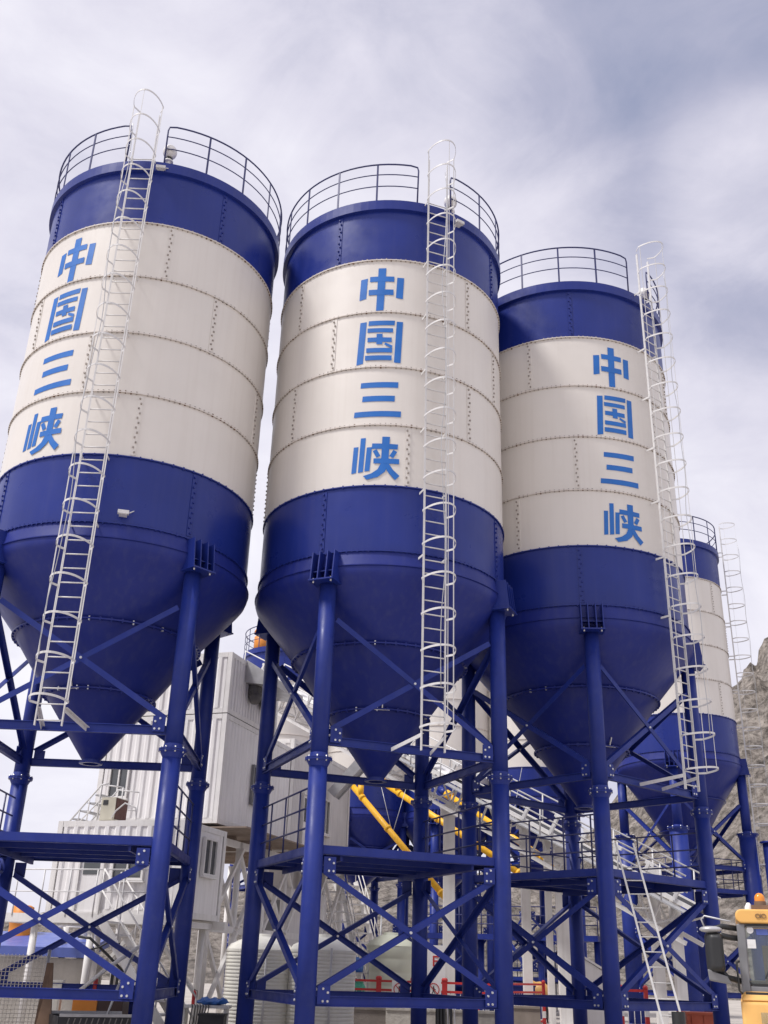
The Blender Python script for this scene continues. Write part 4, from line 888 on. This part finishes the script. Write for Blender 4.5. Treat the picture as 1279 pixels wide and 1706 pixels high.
for x in (-.85, .85):
    for y in (-.64, .74): k.hexa([(x - .05, y - .05, ZC - .2), (x + .05, y - .05, ZC - .2), (x + .05, y + .05, ZC - .2), (x - .05, y + .05, ZC - .2), (x * .985 - .05, y - .05, zR - .165), (x * .985 + .05, y - .05, zR - .165), (x * .985 + .05, y + .05, zR - .165), (x * .985 - .05, y + .05, zR - .165)])
k.box((0, -.64, ZC - .13), (1.6, .09, .14)); k.box((0, .74, ZC - .1), (1.6, .09, .2)); k.box((0, -.64, zR - .185), (1.6, .08, .045))
for x in (-.85, .85): k.box((x, .05, ZC - .13), (.08, 1.28, .14))
fr = k.build('cab_frame', CAULK, T)
k = MB(); k.box((0, -.66, ZC + .27), (1.58, .012, .68)); k.box((-.85, .05, ZC + .27), (.012, 1.26, .66)); k.box((.85, .05, ZC + .27), (.012, 1.26, .66))
gl = k.build('cab_glass', CABG, T)
k = MB(); pts = rrect(1.64, ZC - .05, zR - .18, .07)
for i in range(len(pts)): a, b2 = pts[i], pts[(i + 1) % len(pts)]; k.bar((a[0], -.672, a[1]), (b2[0], -.672, b2[1]), .022, .03, up=(0, 1, 0))
k.build('window_seal', BLACK, T)
k = MB()
k.lathe([(0, 0), (.04, 0)], 20)
for v_ in range(len(k.v)): x, y, z = k.v[v_]; k.v[v_] = (-.735 + x, -.668, ZC + .555 + y)
k.build('round_sticker', SIGNW, T)
for x, z, w, h, m in ((-.60, .535, .13, .065, LILAC), (-.42, .535, .13, .065, TARP), (-.735, .40, .1, .1, SIGNW), (-.43, .43, .12, .085, mat('yellow_sticker', (.7, .68, .08), .5))):
    k = MB(); k.box((x, -.668, ZC + z), (w, .004, h)); k.box((x, -.671, ZC + z), (w * .6, .003, h * .25)); k.build('sticker', m, T)
k = MB(); k.box((-.55, -.2, ZC + .12), (.12, .1, .55)); k.box((.1, .35, ZC + .05), (.5, .14, .7)); k.box((.1, .1, ZC - .1), (.5, .5, .14)); k.box((.1, -.45, ZC - .05), (1.3, .25, .12)); k.build('seat', mat('tan_seat', (.4, .28, .2), .7), T)
k = MB(); k.hexa([(-.93, -.95, .75), (.93, -.95, .75), (.93, 1.9, .75), (-.93, 1.9, .75), (-.93, -.80, ZC - .23), (.93, -.80, ZC - .23), (.93, 1.9, ZC - .23), (-.93, 1.9, ZC - .23)])
k.hexa([(-.93, -.80, ZC - .228), (.93, -.80, ZC - .228), (.93, .9, ZC - .228), (-.93, .9, ZC - .228), (-.88, -.70, ZC - .12), (.88, -.70, ZC - .12), (.88, .82, ZC - .12), (-.88, .82, ZC - .12)])
k.build('body', YELLOW, T)
k = MB(); k.bar((-.45, -.888, ZC - .3), (-.33, -.94, ZC - .62), .008, .012); k.bar((-.33, -.94, ZC - .62), (-.36, -.965, .8), .008, .012); k.build('panel_seam', DARK, T)
k = MB(); k.path([(-.2, -.69, ZC - .06), (-.5, -.70, ZC + .22)], .008, 6); k.bar((-.62, -.695, ZC + .02), (-.38, -.695, ZC + .42), .008, .02); k.build('wiper', BLACK, T)
k = MB(); k.box((0, -.705, ZC - .165), (1.72, .06, .07)); k.build('sill_trim', BLACK, T)
k = MB(); k.box((-.62, -.90, ZC - .40), (.2, .02, .12)); k.build('headlamp', CABG, T)
k = MB(); k.path([(-.9, -.75, ZC + .2), (-.93, -.8, ZC + .18), (-.93, -.8, ZC - .12), (-.9, -.75, ZC - .15)], .014, 6); k.build('grab_handle', BLACK, T)
for x in (-.8, .8):
    for y in (-.45, 1.35):
        k = MB(); k.tube((x - .17, y, .52), (x + .17, y, .52), .52, 28)
        for i in range(20): a = 2 * math.pi * i / 20; k.box((x, y + .52 * math.cos(a), .52 + .52 * math.sin(a)), (.34, .06, .06), 0, (V((1, 0, 0)), V((0, math.cos(a), math.sin(a))), V((0, -math.sin(a), math.cos(a)))))
        wh = k.build('wheel', BLACK, T); k = MB(); k.tube((x - .18, y, .52), (x + .18, y, .52), .27, 20); k.build('rim', YELLOW, wh)
k = MB(); k.box((0, .5, .6), (1.0, 2.4, .3)); k.build('chassis', DARK, T)
k = MB(); k.box((-.58, -.55, zR + .03), (.22, .16, .05)); k.lathe([(.07, zR + .055), (.07, zR + .10)], 18, 0, (-.58, -.55)); k.build('beacon_base', WOOD, T)
k = MB(); k.lathe([(.062, zR + .08), (.062, zR + .14), (.055, zR + .165), (.035, zR + .19), (0, zR + .2)], 18, 0, (-.58, -.55)); k.build('beacon_lens', AMBER, T)
k = MB(); k.lathe([(.05, zR - .0), (.045, zR + .04), (.02, zR + .085), (0, zR + .09)], 14, 0, (-.72, -.5)); k.build('antenna', SIGNW, T)
k = MB()                                                    # small emblem on the roof front
for i in range(12):
    a0, a1 = 2 * math.pi * i / 12, 2 * math.pi * (i + 1) / 12
    for cx_ in (-.63, -.56): k.bar((cx_ + .026 * math.cos(a0), -.726, zR - .075 + .022 * math.sin(a0)), (cx_ + .026 * math.cos(a1), -.726, zR - .075 + .022 * math.sin(a1)), .006, .01, up=(0, 1, 0))
k.bar((-.595, -.728, zR - .10), (-.595, -.728, zR - .05), .006, .014, up=(0, 1, 0)); k.build('emblem', WOOD, T)
# mirror on its arm
for pts in ([(-.88, -.62, zR - .22), (-1.05, -.72, zR - .2), (-1.2, -.78, zR - .25)], [(-.88, -.62, ZC - .02), (-1.05, -.74, ZC + .02), (-1.12, -.78, ZC + .1)], [(-.88, -.62, zR - .33), (-1.0, -.72, zR - .32), (-1.1, -.78, zR - .30)]):
    k = MB(); k.path(pts, .034, 8); k.build('mirror_arm', BLACK, T)
k = MB(); pts = rrect(.22, ZC + .06, ZC + .52, .06); a = []
n_ = len(pts); f0 = k.add([(x - 1.17, -.82, z) for x, z in pts]); f1 = k.add([((x) * .75 - 1.15, -.98, z * .9 + (ZC + .3) * .1) for x, z in pts]); f2 = k.add([(x * .5 - 1.14, -1.02, z * .75 + (ZC + .3) * .25) for x, z in pts])
for A_, B_ in ((f0, f1), (f1, f2)):
    for i in range(n_): j = (i + 1) % n_; k.face((A_ + i, B_ + i, B_ + j, A_ + j), 0, True)
k.face([f2 + i for i in range(n_)][::-1], 0); k.face([f0 + i for i in range(n_)], 0)
k.build('mirror_housing', BLACK, T)
k = MB(); k.ball((-1.19, -.92, ZC + .545), .13, 0, 14, (1.05, .8, .3)); k.build('mirror_cap', GALV, T)
k = MB(); k.hexa([(-1.26, -.95, ZC - .02), (-1.0, -.9, ZC - .06), (-1.0, -.78, ZC - .06), (-1.24, -.78, ZC - .02), (-1.27, -.97, ZC + .11), (-1.05, -.92, ZC + .03), (-1.05, -.78, ZC + .03), (-1.25, -.78, ZC + .11)]); k.build('mirror_foot', CAULK, T)
k = MB(); pts = [(-1.26, ZC + .57), (-1.29, ZC + .66), (-1.25, ZC + .70), (-1.03, ZC + .655), (-.95, ZC + .64)]; k.path([V((x, -.84, z)) for x, z in pts], .012, 6); k.build('mirror_guard', GALV, T)
# conduits and hoses in the clutter under the low cabin
for pts, m, rad, lab in (([at(118, 1662, 23.7), at(180, 1612, 23.9), at(236, 1574, 24.2)], STEEL, .04, 'pale pipe slanting up to the right between the left silo beams'),
                         ([at(170, 1712, 21.9), at(196, 1645, 22.3), at(222, 1590, 22.6)], GALV, .025, 'thin grey rod leaning up out of the dark skip'),
                         ([at(130, 1560, 25.3), at(150, 1563, 25.2), at(180, 1592, 25.1), at(208, 1622, 25), at(208, 1690, 25)], BLACK, .03, 'black hose drooping below the low white cabin deck'),
                         ([at(150, 1582, 25.1), at(166, 1578, 25.1), at(184, 1568, 25.1), at(190, 1574, 25), at(200, 1572, 25)], BLACK, .018, 'thin black cable looped under the low white cabin deck')):
    o = pts[-1].copy(); k = MB(); k.path(pts, rad, 8); tag(k.build('pipe' if m != BLACK else 'hose', m, None, pts[0]), lab, 'pipe' if m != BLACK else 'hose')
p = at(216, 1640, 25.4); T = thing('pump_unit', 'dark pump frame standing behind the left silo front leg', 'pump', (p.x, p.y, 0))
k = MB()
for x in (-.35, .3):
    for y in (-.25, .25): k.box((x, y, .75), (.06, .06, 1.5))
for z in (.5, 1.1): k.box((-.02, 0, z), (.72, .56, .05))
k.build('frame', BLACK, T)
k = MB(); k.tube((-.25, 0, .72), (.22, 0, .72), .16, 18); k.tube((.0, 0, .72), (.0, 0, 1.0), .06, 12); k.build('motor', BLUEL, T)
k = MB(); k.box((.0, -.05, 1.28), (.4, .3, .3)); k.build('control_box', GALV, T)
for o in T_LOADER.children:                                  # soften the pressed steel edges of the machine
    if o.type == 'MESH' and o.name.split('.')[0] in ('body', 'cab_roof', 'cab_frame', 'mirror_housing', 'mirror_foot', 'chassis'):
        bv = o.modifiers.new('bevel', 'BEVEL'); bv.width = .035 if o.name.startswith('body') else .018; bv.segments = 3; bv.limit_method = 'ANGLE'; bv.angle_limit = D2R(40)
